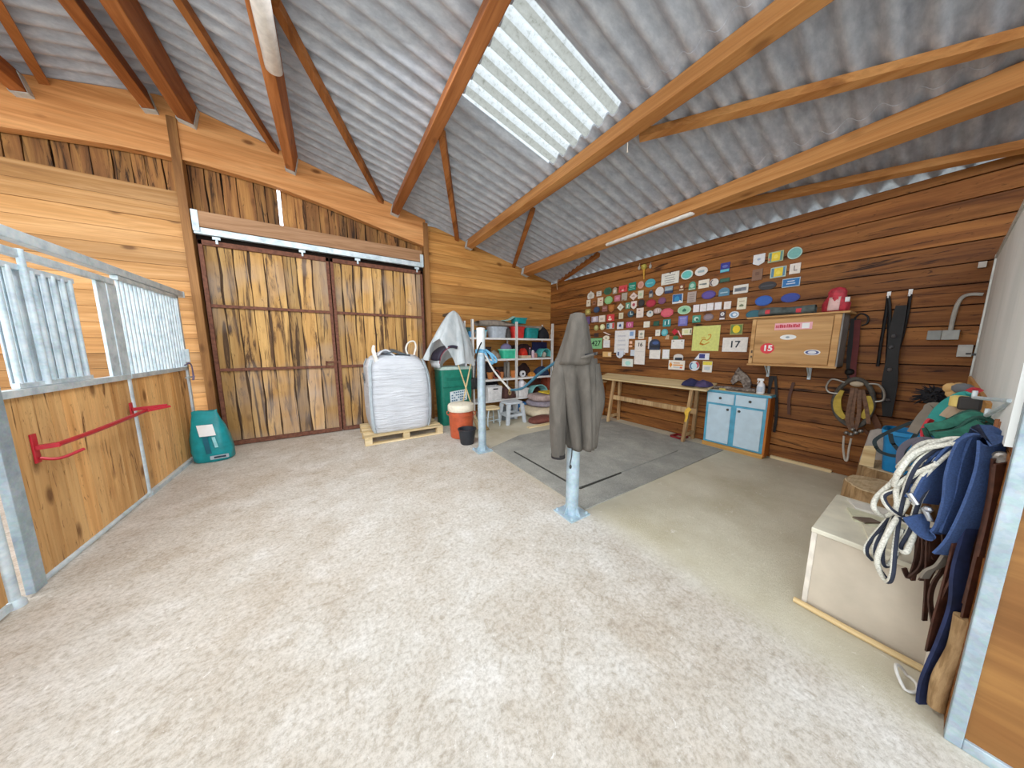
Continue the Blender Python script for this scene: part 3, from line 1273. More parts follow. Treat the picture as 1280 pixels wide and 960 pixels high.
# two lead ropes that meet in a drooping V between the posts
low = V((1.735, 2.72, 1.0))
b = MB()
b.tube([POSTA+V((.03, -.06, 1.40)), POSTA+V((.01, -.35, 1.19)), low], .012, 8, smooth=6)
b.build('lead_rope', P('b9b7b2', .8, 0, .25, 50), label='pale rope drooping from the post with the blue knot', cat='rope', smooth=True)
b = MB()
b.tube([low, V((1.725, 2.45, 1.06)), V((1.71, 2.15, 1.24)), V((1.70, 1.86, 1.385))], .014, 8, smooth=6)
b.build('lead_rope', P('2f5f74', .8, 0, .25, 50), label='dark blue rope rising to the hanging jacket', cat='rope', smooth=True)
b = MB()
b.ball(low, .022, 10)
b.tube([low+V((.015*cos(a), .012, .03*sin(a)-.03)) for a in [2*pi*k/10 for k in range(10)]], .005, 6, closed=True)
b.build('snap_hook', P('a89060', .35, .7), label='brass snap hook joining the two lead ropes', cat='hook', smooth=True)

# ------------------------------------------------------------------ jacket on the post
U3 = V((cos(YAW), -sin(YAW), 0))
D3 = V((sin(YAW), cos(YAW), 0))
n = N('jacket_cloth')
f = n.noise(n.coords((1, 1, .4)), 7, 6, .6, .5)
g = n.noise(n.coords(), 180, 3)
c = n.ramp(f, [(.3, '3d3832'), (.5, '4e4840'), (.72, '625b52')])
c = n.mix(c, n.ramp(g, [(.3, (.8, .8, .8, 1)), (.7, (1, 1, 1, 1))]), .5, 'MULTIPLY')
n.color(c)
n.b.inputs['Roughness'].default_value = .85
n.bump(f, .7, .03)
COAT = n.m


def jr(z, u0, u1, d0, d1, fold=0, ph=0, m=72, sq=.85, nf=6):
    r = []
    cu, cd = (u0+u1)/2, (d0+d1)/2
    for k in range(m):
        a = 2*pi*k/m
        x = math.copysign(abs(cos(a))**sq, cos(a))*(u1-u0)/2
        y = math.copysign(abs(sin(a))**sq, sin(a))*(d1-d0)/2
        w = 1+fold*sin(nf*a+ph)+fold*.5*sin((nf+5)*a+ph*2)
        if z < 1.36:
            w -= .34*math.exp(-((a-4.62)/.13)**2)+.16*math.exp(-((a-5.3)/.16)**2)
        p = POSTB+U3*(cu+x*w)+D3*(cd+y*w)
        r.append(V((p.x, p.y, z)))
    return r


t = thing('jacket', 'grey-brown hooded jacket hung over the tethering post', 'jacket', (POSTB.x, POSTB.y, .6))
rings = [jr(1.40, -.17, .16, -.12, .10, .05, 1), jr(1.34, -.185, .165, -.14, .11, .05, 1.2), jr(1.25, -.17, .175, -.14, .11, .07, 1.4), jr(1.10, -.135, .185, -.135, .11, .08, 1.6),
         jr(.95, -.11, .19, -.135, .11, .09, 1.8), jr(.8, -.085, .19, -.14, .115, .09, 1.8), jr(.67, -.06, .185, -.14, .12, .09, 1.9), jr(.63, -.045, .18, -.13, .115, .08, 1.9)]
MB().loft(list(reversed(rings)), .5, (False, True)).build('body', COAT, t, smooth=True, ang=80, solid=.006)
rings = [jr(1.775, -.03, .03, -.03, .03, 0), jr(1.765, -.058, .055, -.06, .055, .02), jr(1.68, -.08, .08, -.10, .085, .03, 2), jr(1.58, -.105, .095, -.13, .10, .04, 2),
         jr(1.46, -.14, .115, -.15, .11, .05, 2.2), jr(1.39, -.165, .125, -.155, .115, .06, 2.2), jr(1.36, -.175, .12, -.15, .115, .06, 2.2)]
MB().loft(list(reversed(rings)), .5, (False, True)).build('hood', COAT, t, smooth=True, ang=80, solid=.006)
b = MB()
b.grid(lambda u, v: POSTB+U3*(-.005+.13*u)+D3*(-.20+.05*abs(u-.3))+V((0, 0, 1.405+.035*u+.02*v)), 6, 2)
b.build('brim', COAT, t, smooth=True, solid=.012)


def sleeve(pts, rad, nm, ph=0):
    pts = crm([V(p) for p in pts], 5)
    rr = crm([V((q, 0, 0)) for q in rad], 5)
    rings = []
    for i, p in enumerate(pts):
        d = (pts[min(i+1, len(pts)-1)]-pts[max(0, i-1)]).normalized()
        a = U3-d*U3.dot(d)
        a.normalize()
        c2 = d.cross(a)
        r = rr[i].x
        rings.append([p+a*(r*cos(q)*(1+.07*sin(4*q+i*.5+ph)))+c2*(r*1.05*sin(q)*(1+.06*sin(3*q+i*.7))) for q in [2*pi*k/18 for k in range(18)]])
    return MB().loft(rings, .5).build(nm, COAT, t, smooth=True, ang=80)


def jp(u, d, z):
    return POSTB+U3*u+D3*d+V((0, 0, z))


sleeve([jp(-.10, -.03, 1.36), jp(-.155, -.06, 1.22), jp(-.16, -.07, 1.0), jp(-.155, -.08, .8), jp(-.15, -.09, .585)], [.07, .068, .07, .066, .057], 'sleeve')
sleeve([jp(.13, -.03, 1.35), jp(.155, -.04, 1.22), jp(.175, -.04, 1.05), jp(.165, -.03, .88), jp(.15, -.02, .74)], [.06, .06, .062, .055, .05], 'sleeve', 2)
b = MB()
b.tube([jp(-.15, -.09, .60), jp(-.15, -.091, .565)], .059, 16)
b.build('cuff', P('1f1c1c', .8), t, smooth=True)
b = MB()
q = jp(.025, -.175, 1.425)
b.prism([q, q+U3*.085+V((0, 0, .012)), q+U3*.085+V((0, 0, .034)), q+V((0, 0, .02))], -D3*.008)
b.build('hood_tab', P('17171a', .7), t)
b = MB()
b.tube([jp(-.035, -.10, .66), jp(-.04, -.11, .58), jp(-.05, -.11, .52), jp(-.045, -.11, .49)], .005, 5, smooth=4)
b.ball(jp(-.047, -.11, .49), .012, 8, sz=1.6)
b.build('drawcord', P('2a2827', .7), t, smooth=True)

# ------------------------------------------------------------------ rubber mats
b = MB()
b.prism([(1.88, 1.66, 0.001), (4.72, 1.62, .001), (4.72, 3.75, .001), (2.6, 3.80, .001), (1.88, 3.52, .001)], (0, 0, .011), .5)
b.build('rubber_mat', MAT, label='large grey rubber mat covering the floor by the work table', cat='mat', bevel=.002)
b = MB()
b.prism([(2.11, 1.97, .0125), (2.75, 1.955, .0125), (4.1, 1.955, .0125), (4.1, 3.2, .0125), (2.11, 3.2, .0125)], (0, 0, .012), .5)
mo = b.build('rubber_mat', MAT, label='smaller grey mat lying on the large rubber mat', cat='mat')
b = MB()
b.box(2.098, 2.112, 1.955, 3.2, .0125, .0248)
b.box(2.112, 2.80, 1.942, 1.957, .0125, .0248)
b.build('mat_edge', P('35342f', .9), mo)
# ------------------------------------------------------------------ metal shelving
t = thing('storage_rack', 'white slotted metal shelving crowded with stable gear', 'shelving', (3.5, 5.45, 0))
WM = P('eceae6', .45, .1, .05)
for x in (2.45, 3.52, 4.57):
    for y in (5.25, 5.66):
        b = MB()
        b.box(x-.022, x+.022, y-.004, y+.004, 0, 2.05)
        b.box(x-.022, x-.016, y-.004, y+.035 if y < 5.5 else y+.004, 0, 2.05)
        b.build('upright', WM, t)
for z in (1.69, 1.24, .80, .34):
    for x0, x1 in ((2.30 if z > 1.6 else 2.44, 3.51), (3.53, 4.58)):
        b = MB()
        b.box(x0, x1, 5.255, 5.66, z-.008, z)
        b.box(x0, x1, 5.253, 5.262, z-.038, z)
        b.build('shelf', WM, t)
RK = {1: 1.69, 2: 1.24, 3: .80, 4: .34}


def bx(px, Y=5.4):
    return atY(px, 440, Y).x


def rrect(cx, cy, w, d, z, m=24, e=.35):
    return [V((cx+math.copysign(abs(cos(a))**e, cos(a))*w/2, cy+math.copysign(abs(sin(a))**e, sin(a))*d/2, z)) for a in [2*pi*k/m for k in range(m)]]


def tub(name, p0, p1, z, h, col, label, cat, d=.28, Y=5.42, taper=.85, rim=True, group=None, dark=None):
    x0, x1 = bx(p0, Y), bx(p1, Y)
    cx, w = (x0+x1)/2, x1-x0
    t = thing(name, label, cat, (cx, Y, z), group)
    b = MB()
    b.loft([rrect(cx, Y, w*taper, d*taper, z+.002), rrect(cx, Y, w, d, z+h), rrect(cx, Y, w*.94, d*.92, z+h), rrect(cx, Y, w*taper*.92, d*taper*.9, z+.02)])
    b.build('tub_body', P(col, .45, 0, .12), t, smooth=True)
    if rim:
        b = MB()
        b.loft([rrect(cx, Y, w*1.0, d*1.0, z+h-.03), rrect(cx, Y, w*1.06, d*1.06, z+h-.028), rrect(cx, Y, w*1.06, d*1.06, z+h), rrect(cx, Y, w*.97, d*.97, z+h)], None, (False, False))
        b.build('rim', P(dark or col, .45, 0, .12), t, smooth=True)
    return t


def heap(name, cx, cy, z, w, d, h, col, label, cat, seed=0, mat=None, folds=3, group=None):
    rn = random.Random(seed)
    ph = [rn.uniform(0, 6.28) for _ in range(6)]

    b = MB()
    m = 26
    rings = []
    for s, q in ((1.0, 0), (1.04, .12), (1.0, .35), (.9, .6), (.72, .82), (.45, .97), (.12, 1.0)):
        r = []
        for k in range(m):
            a = 2*pi*k/m
            e = .6
            wob = 1+.07*sin(folds*a+ph[0])+.05*sin((folds+3)*a+ph[1]+q*3)
            zz = z+h*q*(1+.12*sin(2*a+ph[2])*(q > .3))
            r.append(V((cx+math.copysign(abs(cos(a))**e, cos(a))*w/2*s*wob, cy+math.copysign(abs(sin(a))**e, sin(a))*d/2*s*wob, zz)))
        rings.append(r)
    b.loft(rings)
    return b.build(name, mat or P(col, .85, 0, .25, 10), label=label, cat=cat, group=group, smooth=True, ang=75)


def canister(name, px, z, r, h, col, label, cat, Y=5.36, lid=None, ring=None):
    cx = bx(px, Y)
    t = thing(name, label, cat, (cx, Y, z))
    MB().lathe([(r*.92, .001), (r, .01), (r, h*.8), (r*.9, h*.86), (r*.55, h*.9)], (cx, Y, z), 18).build('body', P(col, .45), t, smooth=True)
    MB().lathe([(r*.62, h*.86), (r*.62, h*.99), (r*.5, h)], (cx, Y, z), 14).build('lid', P(lid or col, .45), t, smooth=True)
    return t


# dark fillers added behind the shelved gear for shade, then the top shelf
tub('shade_block', 598, 612, RK[2], .26, '2b2220', 'dark brown crate added for shade at the left end of the second shelf', 'filler', d=.2, Y=5.5, taper=.95)
tub('shade_block', 632, 645, RK[2], .30, '231a1c', 'dark crate added for shade behind the mint green basket', 'filler', d=.1, Y=5.59, taper=.95)
heap('shade_heap', bx(660), 5.56, RK[2], .5, .14, .3, '30191a', 'dark maroon rug added for shade behind the red cloth', 'backfill', 77)
tub('shade_block', 619, 634, RK[3], .24, '2a1b18', 'dark crate added for shade behind the clay pots on the third shelf', 'filler', d=.14, Y=5.57, taper=.95)
heap('shade_heap', bx(660), 5.58, RK[3], .42, .12, .28, '2c1614', 'dark maroon rug added for shade behind the white roll of tape', 'backfill', 78)
heap('black_heap', bx(618), 5.60, RK[4], .5, .1, .40, '18161a', 'black lump added for shade behind the white box on the lowest shelf', 'bag', 79)
heap('shade_mound', bx(676), 5.62, RK[4], .5, .08, .40, '4b2a20', 'dark brown rug added for shade behind the mint tub on the lowest shelf', 'backfill', 80)
z = RK[1]
tub('lidded_tub', 577.5, 587, z, .2, '2c4a44', 'dark green tub on the top shelf, left of the left upright', 'tub', d=.2, Y=5.42)
b = MB()
b.box(bx(584), bx(588), 5.30, 5.4, z+.001, z+.12)
b.build('blue_carton', P('3c7fae', .5), label='small blue carton at the left end of the top shelf', cat='carton', bevel=.006)
tub('plastic_crate', 596, 606, z, .16, 'a9c9d6', 'pale blue tub behind the post on the top shelf', 'tub', d=.3, dark='58a3b4')
tub('plastic_crate', 611.5, 630.5, z, .24, 'aab3bd', 'light grey plastic tub on the top shelf', 'tub', d=.3, Y=5.44)
heap('rag_bundle', bx(634.5), 5.42, z, .12, .2, .22, '4c4745', 'dark rag bundle between the grey tub and red bucket', 'rags', 3)
tub('plastic_bucket', 639, 653, z, .26, 'c9302c', 'red plastic bucket on the top shelf', 'bucket', d=.24, Y=5.42)
tub('plastic_tub', 654.5, 670, z, .24, '147c7c', 'deep teal tub on the top shelf, right of the red bucket', 'tub', d=.28, Y=5.42)
heap('black_heap', bx(678), 5.43, z, .27, .28, .26, '17181d', 'black soft bag at the right end of the top shelf', 'bag', 5)
b = MB()
cx = bx(687.5)
b.lathe([(.03, .001), (.035, .02), (.04, .1), (.02, .13), (.03, .2), (.02, .24)], (cx, 5.34, z), 14)
b.build('white_bottle', P('d8d4cc', .4), label='small white bottle by the right upright of the rack', cat='bottle', smooth=True)
b = MB()


def rollfn(u, v):
    x = bx(599)+(bx(680)-bx(599))*u
    a = 2*pi*v
    r = .055+.012*sin(7*u)+.01*sin(3*a+9*u)
    return V((x, 5.50+r*2.2*cos(a), 2.00+.02*sin(5*u)-.05*u+r*sin(a)))


b.grid(rollfn, 24, 14)
b.build('canvas_roll', P('8d8175', .9, 0, .2), label='long beige canvas roll lying over the tubs on the top shelf', cat='canvas', smooth=True, ang=80)
tub('teal_basin', 640.5, 655.5, 2.02, .13, '168a8d', 'teal basin on the very top of the rack load', 'basin', d=.26, Y=5.42)
b = MB()
b.grid(lambda u, v: V((bx(628)+(bx(641)-bx(628))*u, 5.3+.25*v, 2.06+.10*u*u+.02*sin(4*v))), 8, 4)
b.build('mint_sheet', P('8fb8ac', .5), label='pale mint plastic sheet beside the teal basin', cat='sheet', smooth=True, solid=.01)

# second shelf
z = RK[2]
heap('brush_pile', bx(617), 5.38, z, .24, .22, .17, '8a7c6c', 'brown jumble of brushes at the left of the second shelf', 'brushes', 11, folds=5)
tub('mint_basket', 625.5, 644, z, .21, '35b48e', 'mint green basket on the second shelf', 'basket', d=.26, Y=5.40, dark='7fd6b6')
b = MB()
b.ball((bx(633), 5.42, z+.22), .13, 18, sz=.9)
b.build('riding_cap', P('6d6687', .8), label='mauve cap lying on the mint green basket', cat='cap', smooth=True)
b = MB()
b.box(bx(649.5), bx(661), 5.3, 5.5, z+.001, z+.06)
b.build('cardboard_tray', P('cbb193', .8), label='beige cardboard tray under the red cloth', cat='tray', bevel=.01)
heap('red_cloth', bx(654), 5.40, z+.06, .18, .18, .15, 'cc2a1a', 'bright red cloth on the second shelf', 'cloth', 21)
canister('spray_can', 662.5, z, .035, .24, '3b3640', 'dark can with pink lid on the second shelf', 'can', lid='c98aa0')
canister('spray_can', 666, z, .04, .18, 'd5b7c4', 'pink bottle on the second shelf', 'bottle', lid='f0f0f0')
canister('jar', 669.5, z, .045, .12, '9b6a5c', 'squat brown jar on the second shelf', 'jar', lid='c9b9a9')
b = MB()


def arch(u, v):
    a = pi*u
    return V((bx(680)+.16*cos(a)*(1-.06*v), 5.30+.26*v, z+.02+.19*sin(a)))


b.grid(arch, 16, 6)
b.build('teal_shell', P('4aa3a0', .45), label='arched teal plastic shell on the second shelf', cat='shell', smooth=True, solid=.02)
b = MB()
b.ball((bx(680), 5.42, z+.075), .075, 14)
b.build('grey_ball', P('b9b2a2', .7), label='greyish ball under the arched teal shell', cat='ball', smooth=True)
b = MB()
b.box(bx(672), bx(690), 5.60, 5.64, z+.001, z+.38)
b.build('navy_board', P('1c2148', .7), label='navy board standing at the back of the second shelf', cat='board')

# third shelf
z = RK[3]
heap('black_cloth', bx(614), 5.50, z, .2, .2, .33, '211b1c', 'black cloth bundle on the third shelf', 'cloth', 31)
for i, (p, r, h, c) in enumerate(((612.5, .07, .15, 'b3703a'), (627, .05, .14, 'b06a3c'), (642, .07, .16, 'b5652c'))):
    cx = bx(p, 5.36)
    b = MB()
    b.lathe([(r*.75, .001), (r, h*.8), (r*1.08, h*.8), (r*1.08, h), (r*.9, h), (r*.7, .03)], (cx, 5.36, z), 18)
    b.build('clay_pot', P(c, .8), label=('orange clay pot at the left end of the third shelf', 'small clay pot in the middle of the third shelf', 'orange pot just left of the middle upright, third shelf')[i], cat='pot', group='clay pots on the third shelf', smooth=True)
b = MB()
cx = bx(620.5, 5.34)
b.tube([(cx+.085*cos(a), 5.34+.02*sin(a), z+.10+.085*sin(a)) for a in [2*pi*k/20 for k in range(20)]], .018, 8, closed=True)
b.build('leather_ring', P('7a3528', .6), label='reddish brown leather ring on the third shelf', cat='ring', smooth=True)
for p, c, l in ((633, '6c6660', 'grey board standing upright on the third shelf'), (637, '8d8880', 'pale grey board standing upright by the middle upright')):
    b = MB()
    b.box(bx(p)-.03, bx(p)+.03, 5.45, 5.47, z+.001, z+.36)
    b.build('upright_board', P(c, .7), label=l, cat='board')
b = MB()
cx = bx(654, 5.32)
b.tube([(cx, 5.32, z+.075), (cx, 5.36, z+.075)], .074, 20)
o = b.build('tape_roll', P('dcdcdf', .5), label='white roll of tape standing on the third shelf', cat='tape', smooth=True)
MB().tube([(cx, 5.312, z+.075), (cx, 5.321, z+.075)], .028, 14).build('dark_core', P('2a2c33', .5), o, smooth=True)
heap('orange_sponge', bx(663.5), 5.37, z, .18, .14, .1, 'c57f35', 'orange sponge on the third shelf, right bay', 'sponge', 41)
heap('navy_cloth', bx(679), 5.46, z, .36, .3, .2, '24334f', 'navy cloth on the third shelf at right', 'cloth', 43)
# lowest shelf
z = RK[4]
x0, x1 = bx(608.5, 5.3), bx(627, 5.3)
t = thing('storage_box', 'white open box with a handle slot on the lowest shelf', 'box', ((x0+x1)/2, 5.4, z))
b = MB()
b.loft([rrect((x0+x1)/2, 5.40, (x1-x0)*.92, .26, z+.002, e=.15), rrect((x0+x1)/2, 5.40, x1-x0, .29, z+.3, e=.15), rrect((x0+x1)/2, 5.40, (x1-x0)*.95, .27, z+.3, e=.15), rrect((x0+x1)/2, 5.40, (x1-x0)*.88, .24, z+.02, e=.15)])
b.build('box_body', P('e4e2e0', .45), t, smooth=True)
b = MB()
b.box((x0+x1)/2-.06, (x0+x1)/2+.06, 5.245, 5.262, z+.235, z+.262)
b.build('handle_slot', P('2b2a2b', .7), t, bevel=.008)
heap('harness_pile', bx(634), 5.40, z, .34, .3, .24, '4a2f2a', 'dark red-brown pile of harness on the lowest shelf', 'harness', 51, folds=6)
tub('white_bucket', 646, 659, z, .2, 'e2dfdc', 'white bucket on the lowest shelf under the droopy ropes', 'bucket', d=.2, Y=5.34)
b = MB()
cx = bx(652, 5.36)
b.lathe([(.07, .0), (.08, .02), (.075, .14), (.03, .19), (.03, .22)], (cx, 5.36, z+.205), 16)
b.tube([(cx+.07, 5.36, z+.24), (cx+.12, 5.35, z+.3), (cx+.06, 5.36, z+.35)], .012, 6, smooth=4)
b.build('white_jug', P('e8e4ea', .4), label='white jug with handle standing in the white bucket', cat='jug', smooth=True)
b = MB()


def mintfn(u, v):
    a = pi*(.05+.9*u)
    return V((bx(672)+.25*cos(a), 5.28+.30*v, z+.005+.24*sin(a)*(1-.2*v)))


b.grid(mintfn, 16, 6)
b.build('mint_tub', P('7fc0bd', .4), label='mint plastic tub upside down on the lowest shelf', cat='tub', smooth=True, solid=.02)
b = MB()
b.box(bx(683), bx(691), 5.32, 5.60, z+.001, z+.4)
b.build('brown_box', P('7b3420', .7), label='rust brown box at the right end of the lowest shelf', cat='box', bevel=.008)

# ------------------------------------------------------------------ on the floor in front of the rack
GREYP = P('bfc6cc', .4, 0, .08)
t = thing('step_stool', 'light grey plastic step stool in front of the rack', 'stool', (2.98, 4.62, 0))
b = MB()
b.loft([rrect(2.98, 4.62, .36, .30, .385, e=.4), rrect(2.98, 4.62, .38, .32, .40, e=.4), rrect(2.98, 4.62, .37, .31, .425, e=.4)])
b.build('seat', GREYP, t, smooth=True)
for sx in (-1, 1):
    for sy in (-1, 1):
        b = MB()
        b.loft([[V((2.98+sx*(.20+i), 4.62+sy*(.165+j), 0)) for i, j in ((-.03, -.03), (.03, -.03), (.03, .03), (-.03, .03))],
                [V((2.98+sx*(.155+i), 4.62+sy*(.13+j), .39)) for i, j in ((-.035, -.035), (.035, -.03), (.03, .03), (-.035, .035))]])
        b.build('leg', GREYP, t, bevel=.006)
b = MB()
b.box(2.80, 3.16, 4.46, 4.48, .14, .19)
b.box(2.80, 3.16, 4.76, 4.78, .14, .19)
b.box(2.80, 2.82, 4.46, 4.78, .14, .19)
b.box(3.14, 3.16, 4.46, 4.78, .14, .19)
b.build('stretcher', GREYP, t, bevel=.005)
t = thing('metal_box', 'grey metal case under the plastic step stool', 'case', (3.0, 4.9, 0))
b = MB()
b.box(2.87, 3.2, 4.80, 5.0, 0, .27)
b.build('case_body', P('7f868c', .4, .5), t, bevel=.008)
b = MB()
b.box(3.0, 3.08, 4.79, 4.80, .12, .2)
b.build('dark_window', P('24272b', .4), t)
t = thing('wooden_stool', 'small stool with a wooden seat half hidden by the post', 'stool', (2.48, 4.55, 0))
b = MB()
b.loft([rrect(2.50, 4.62, .30, .3, .33, e=.5), rrect(2.50, 4.62, .31, .31, .345, e=.5), rrect(2.50, 4.62, .30, .30, .362, e=.5)])
b.build('seat', W_PALEX, t, smooth=True)
for sx in (-1, 1):
    b = MB()
    b.tube([(2.5+sx*.13, 4.5, 0), (2.5+sx*.12, 4.51, .2), (2.5+sx*.09, 4.52, .335)], .011, 8, smooth=4)
    b.build('leg', GALV, t, smooth=True)
    b = MB()
    b.tube([(2.5+sx*.13, 4.74, 0), (2.5+sx*.12, 4.73, .2), (2.5+sx*.09, 4.72, .335)], .011, 8, smooth=4)
    b.build('leg', GALV, t, smooth=True)
b = MB()
b.tube([(2.37, 4.5, .13), (2.63, 4.5, .13)], .008, 6)
b.tube([(2.37, 4.74, .13), (2.63, 4.74, .13)], .008, 6)
b.build('stretcher', GALV, t, smooth=True)
b = MB()
b.box(3.58, 3.86, 5.27, 5.45, 0, .2)
b.build('blue_package', P('2f74b5', .4), label='blue package on the floor by the step stool', cat='package', bevel=.02)
b = MB()


def pad(cx, cy, z, w, d, h, e=.5, tilt=0, m=36):
    rr = []
    for s, q in ((.9, 0), (1, .25), (1, .7), (.92, 1), (.5, 1.06), (.1, 1.08)):
        rr.append([p+V((0, 0, tilt*(p.x-cx)+.008*sin(9*p.x)+.008*sin(11*p.y))) for p in rrect(cx, cy, w*s, d*s, z+h*q, m, e)])
    return MB().loft(rr)


pad(3.95, 4.85, .015, .95, .75, .14, .4).build('cream_mattress', P('d9c8a8', .9, 0, .12), label='cream mattress on the floor beside the rack', cat='mattress', smooth=True, ang=70)
pad(4.05, 4.95, .175, .72, .6, .10, .5).build('grey_blanket', P('8f8792', .95, 0, .2), label='grey folded blanket on the cream mattress', cat='blanket', smooth=True, ang=70)
pad(4.1, 5.0, .285, .68, .55, .13, .5).build('pink_blanket', P('ab958f', .95, 0, .2), label='dusty pink blanket on top of the grey one', cat='blanket', smooth=True, ang=70)
b = MB()
b.box(4.02, 4.4, 4.75, 5.1, .445, .475)
b.build('yellow_cloth', P('d9b733', .8), label='folded yellow cloth on the pink blanket', cat='cloth', bevel=.012)
pad(3.52, 4.32, .003, .62, .36, .09, .8).build('brown_cushion', P('6d3b31', .85, 0, .2), label='reddish brown oval cushion on the floor', cat='cushion', smooth=True, ang=70)
b = MB()
b.box(3.0, 4.9, 4.05, 4.13, 0, .02)
b.build('floor_plank', W_PALEX, label='pale plank on the floor behind the rubber mat', cat='plank')
b = MB()
b.bar((1.98, 4.42, .45), (2.12, 4.42, .05), .025, .02, (0, 1, 0))
b.build('short_stick', W_BENCH, label='short wooden stick behind the tethering post', cat='stick')
b = MB()
b.loft([rrect(2.22, 4.42, .14, .05, .10, 12), rrect(2.24, 4.40, .22, .07, .005, 12)])
b.build('straw_broom', P('8d7148', .9, 0, .3, 60), label='straw broom head on the floor right of the post', cat='broom', smooth=True)

# ------------------------------------------------------------------ green bin with a draped saddle
GRN = P('17735f', .45, 0, .12)
t = thing('feed_bin', 'tall green plastic bin under the draped saddle', 'bin', (2.0, 5.2, 0))
b = MB()
b.loft([rrect(2.01, 5.24, .60, .36, 0, 32, .2), rrect(2.01, 5.24, .64, .39, .72, 32, .2), rrect(2.01, 5.24, .655, .40, 1.07, 32, .2)])
b.build('bin_body', GRN, t, smooth=True)
b = MB()
b.loft([rrect(2.01, 5.24, .68, .42, 1.07, 32, .2), rrect(2.01, 5.24, .685, .42, 1.105, 32, .2), rrect(2.01, 5.24, .65, .39, 1.125, 32, .2)])
b.build('lid', P('a9bdb4', .5), t, smooth=True)
b = MB()
b.box(1.72, 2.30, 5.035, 5.05, .73, .75)
b.box(1.80, 2.22, 5.04, 5.05, .86, .92)
b.build('moulded_rib', P('0f6453', .45), t, bevel=.004)
b = MB()
b.prism([(1.86, 5.045, .44), (2.2, 5.045, .47), (2.2, 5.045, .68), (1.86, 5.045, .65)], (0, -.006, 0))
lbm = b.build('paper_notice', P('dfe9ee', .6), t)
b = MB()
for i in range(4):
    zz = .64-.05*i
    for j in range(7):
        if (i*3+j*5) % 8:
            xx = 1.885+.042*j
            b.box(xx, xx+.031, 5.036, 5.0385, zz-.026+.003*j, zz+.003*j)
b.build('printed_lines', P('4c7390', .6), lbm, kind='stuff')

n = N('thin_plastic')
f = n.noise(n.coords((1, 1, .5)), 6, 5, .6, .6)
n.color(n.ramp(f, [(.3, 'b5c4ca'), (.6, 'dfe7ea')]))
n.b.inputs['Roughness'].default_value = .3
tr = n.n('BsdfTransparent')
tr.inputs['Color'].default_value = (.93, .96, .97, 1)
mx = n.n('MixShader')
mx.inputs[0].default_value = .22
n.l(n.b.outputs[0], mx.inputs[1])
n.l(tr.outputs[0], mx.inputs[2])
n.l(mx.outputs[0], n.out.inputs['Surface'])
n.bump(f, .5, .03)
TARP = n.m
t = thing('saddle', 'pale saddle with dark seat under the plastic sheet', 'saddle', (1.95, 5.25, 1.13))
b = MB()


def saddle_fn(u, v):
    a = pi*(u-.5)*1.15
    y = 5.02+.46*v
    r = .25+.05*sin(pi*v)
    return V((1.93+r*1.05*sin(a), y, 1.30+.27*cos(a)*(1+.2*(v-.5)**2)-.12))


b.grid(saddle_fn, 18, 10)
b.build('saddle_pad', P('cfd2d6', .8), t, smooth=True, solid=.035)
b = MB()
b.grid(lambda u, v: saddle_fn(.10+.5*u, .0+.75*v)+V((-.02, -.05, .03+.03*abs(v-.45))), 14, 8)
b.build('seat', P('2a2635', .6), t, smooth=True, solid=.05)
b = MB()
for i in range(3):
    b.ribbon([saddle_fn(.08+.07*i, .02+.02*i)+V((-.01, -.04, .0)), saddle_fn(.2+.05*i, -.0)+V((-.01, -.05, .03)), saddle_fn(.36+.03*i, .0)+V((0, -.05, .05))], .02, (0, 1, .3), .006, 4)
b.build('piping', P('8f3b4a', .6), t, smooth=True)
# a rod on the wall the sheet hangs from
b = MB()
b.bar((2.05, 5.82, 2.15), (2.05, 5.22, 2.155), .04, .04)
b.build('saddle_bracket', P('5a4a3a', .6), label='wooden arm on the wall holding up the plastic sheet', cat='bracket')
b = MB()
M_ = 60
rings = []
for q in (0, .04, .12, .25, .4, .55, .7, .85, 1.0):
    r = []
    for k in range(M_):
        a = 2*pi*k/M_
        # bottom height varies round the rim
        zb = 1.24+.10*sin(a*2+.6)+.06*sin(5*a+1)
        front = max(0, -sin(a))
        if 3.6 < a < 4.7:
            zb += .30*sin((a-3.6)/1.1*pi)**.7
        zz = 2.185-(2.185-zb)*q
        R = .02+.46*(q**.62)
        fold = 1+.10*q*sin(9*a+.5)+.06*q*sin(15*a+q*2)
        x = 2.05-.09*q+R*cos(a)*fold*.98
        y = 5.24+R*sin(a)*fold*.56-.02*q
        r.append(V((x, y, zz)))
    rings.append(r)
b.loft(rings, .5, (True, False))
b.build('plastic_cover', TARP, label='milky plastic sheet draped over the saddle', cat='cover', smooth=True, ang=80, fix=False)

# orange barrel, bucket and poles
ORB = P('b8502f', .45, 0, .12)
t = thing('feed_barrel', 'orange plastic barrel with a cream lid', 'barrel', (1.775, 4.3, 0))
c0 = (1.775, 4.32, 0)
MB().lathe([(.17, .0), (.18, .01), (.195, .2), (.20, .36), (.208, .365), (.208, .39), (.20, .395), (.197, .47)], c0, 28).build('barrel_body', ORB, t, smooth=True)
MB().lathe([(.21, .45), (.218, .46), (.218, .53), (.205, .56), (.14, .575), (.02, .578)], c0, 28).build('lid', CREAM, t, smooth=True)
for s in (-1, 1):
    b = MB()
    b.tube([V(c0)+U3*(s*.205)+V((0, 0, .36)), V(c0)+U3*(s*.235)+V((0, 0, .38)), V(c0)+U3*(s*.235)+V((0, 0, .42)), V(c0)+U3*(s*.205)+V((0, 0, .43))], .008, 6, smooth=3)
    b.build('side_grip', ORB, t, smooth=True)
c0 = (1.705, 3.93, 0)
t = thing('black_bucket', 'small black bucket standing before the orange barrel', 'bucket', c0)
MB().lathe([(.095, .0), (.105, .012), (.132, .225), (.145, .228), (.145, .242), (.128, .242), (.10, .03), (.01, .028)], c0, 26).build('bucket_body', P('26282d', .5), t, smooth=True)
b = MB()
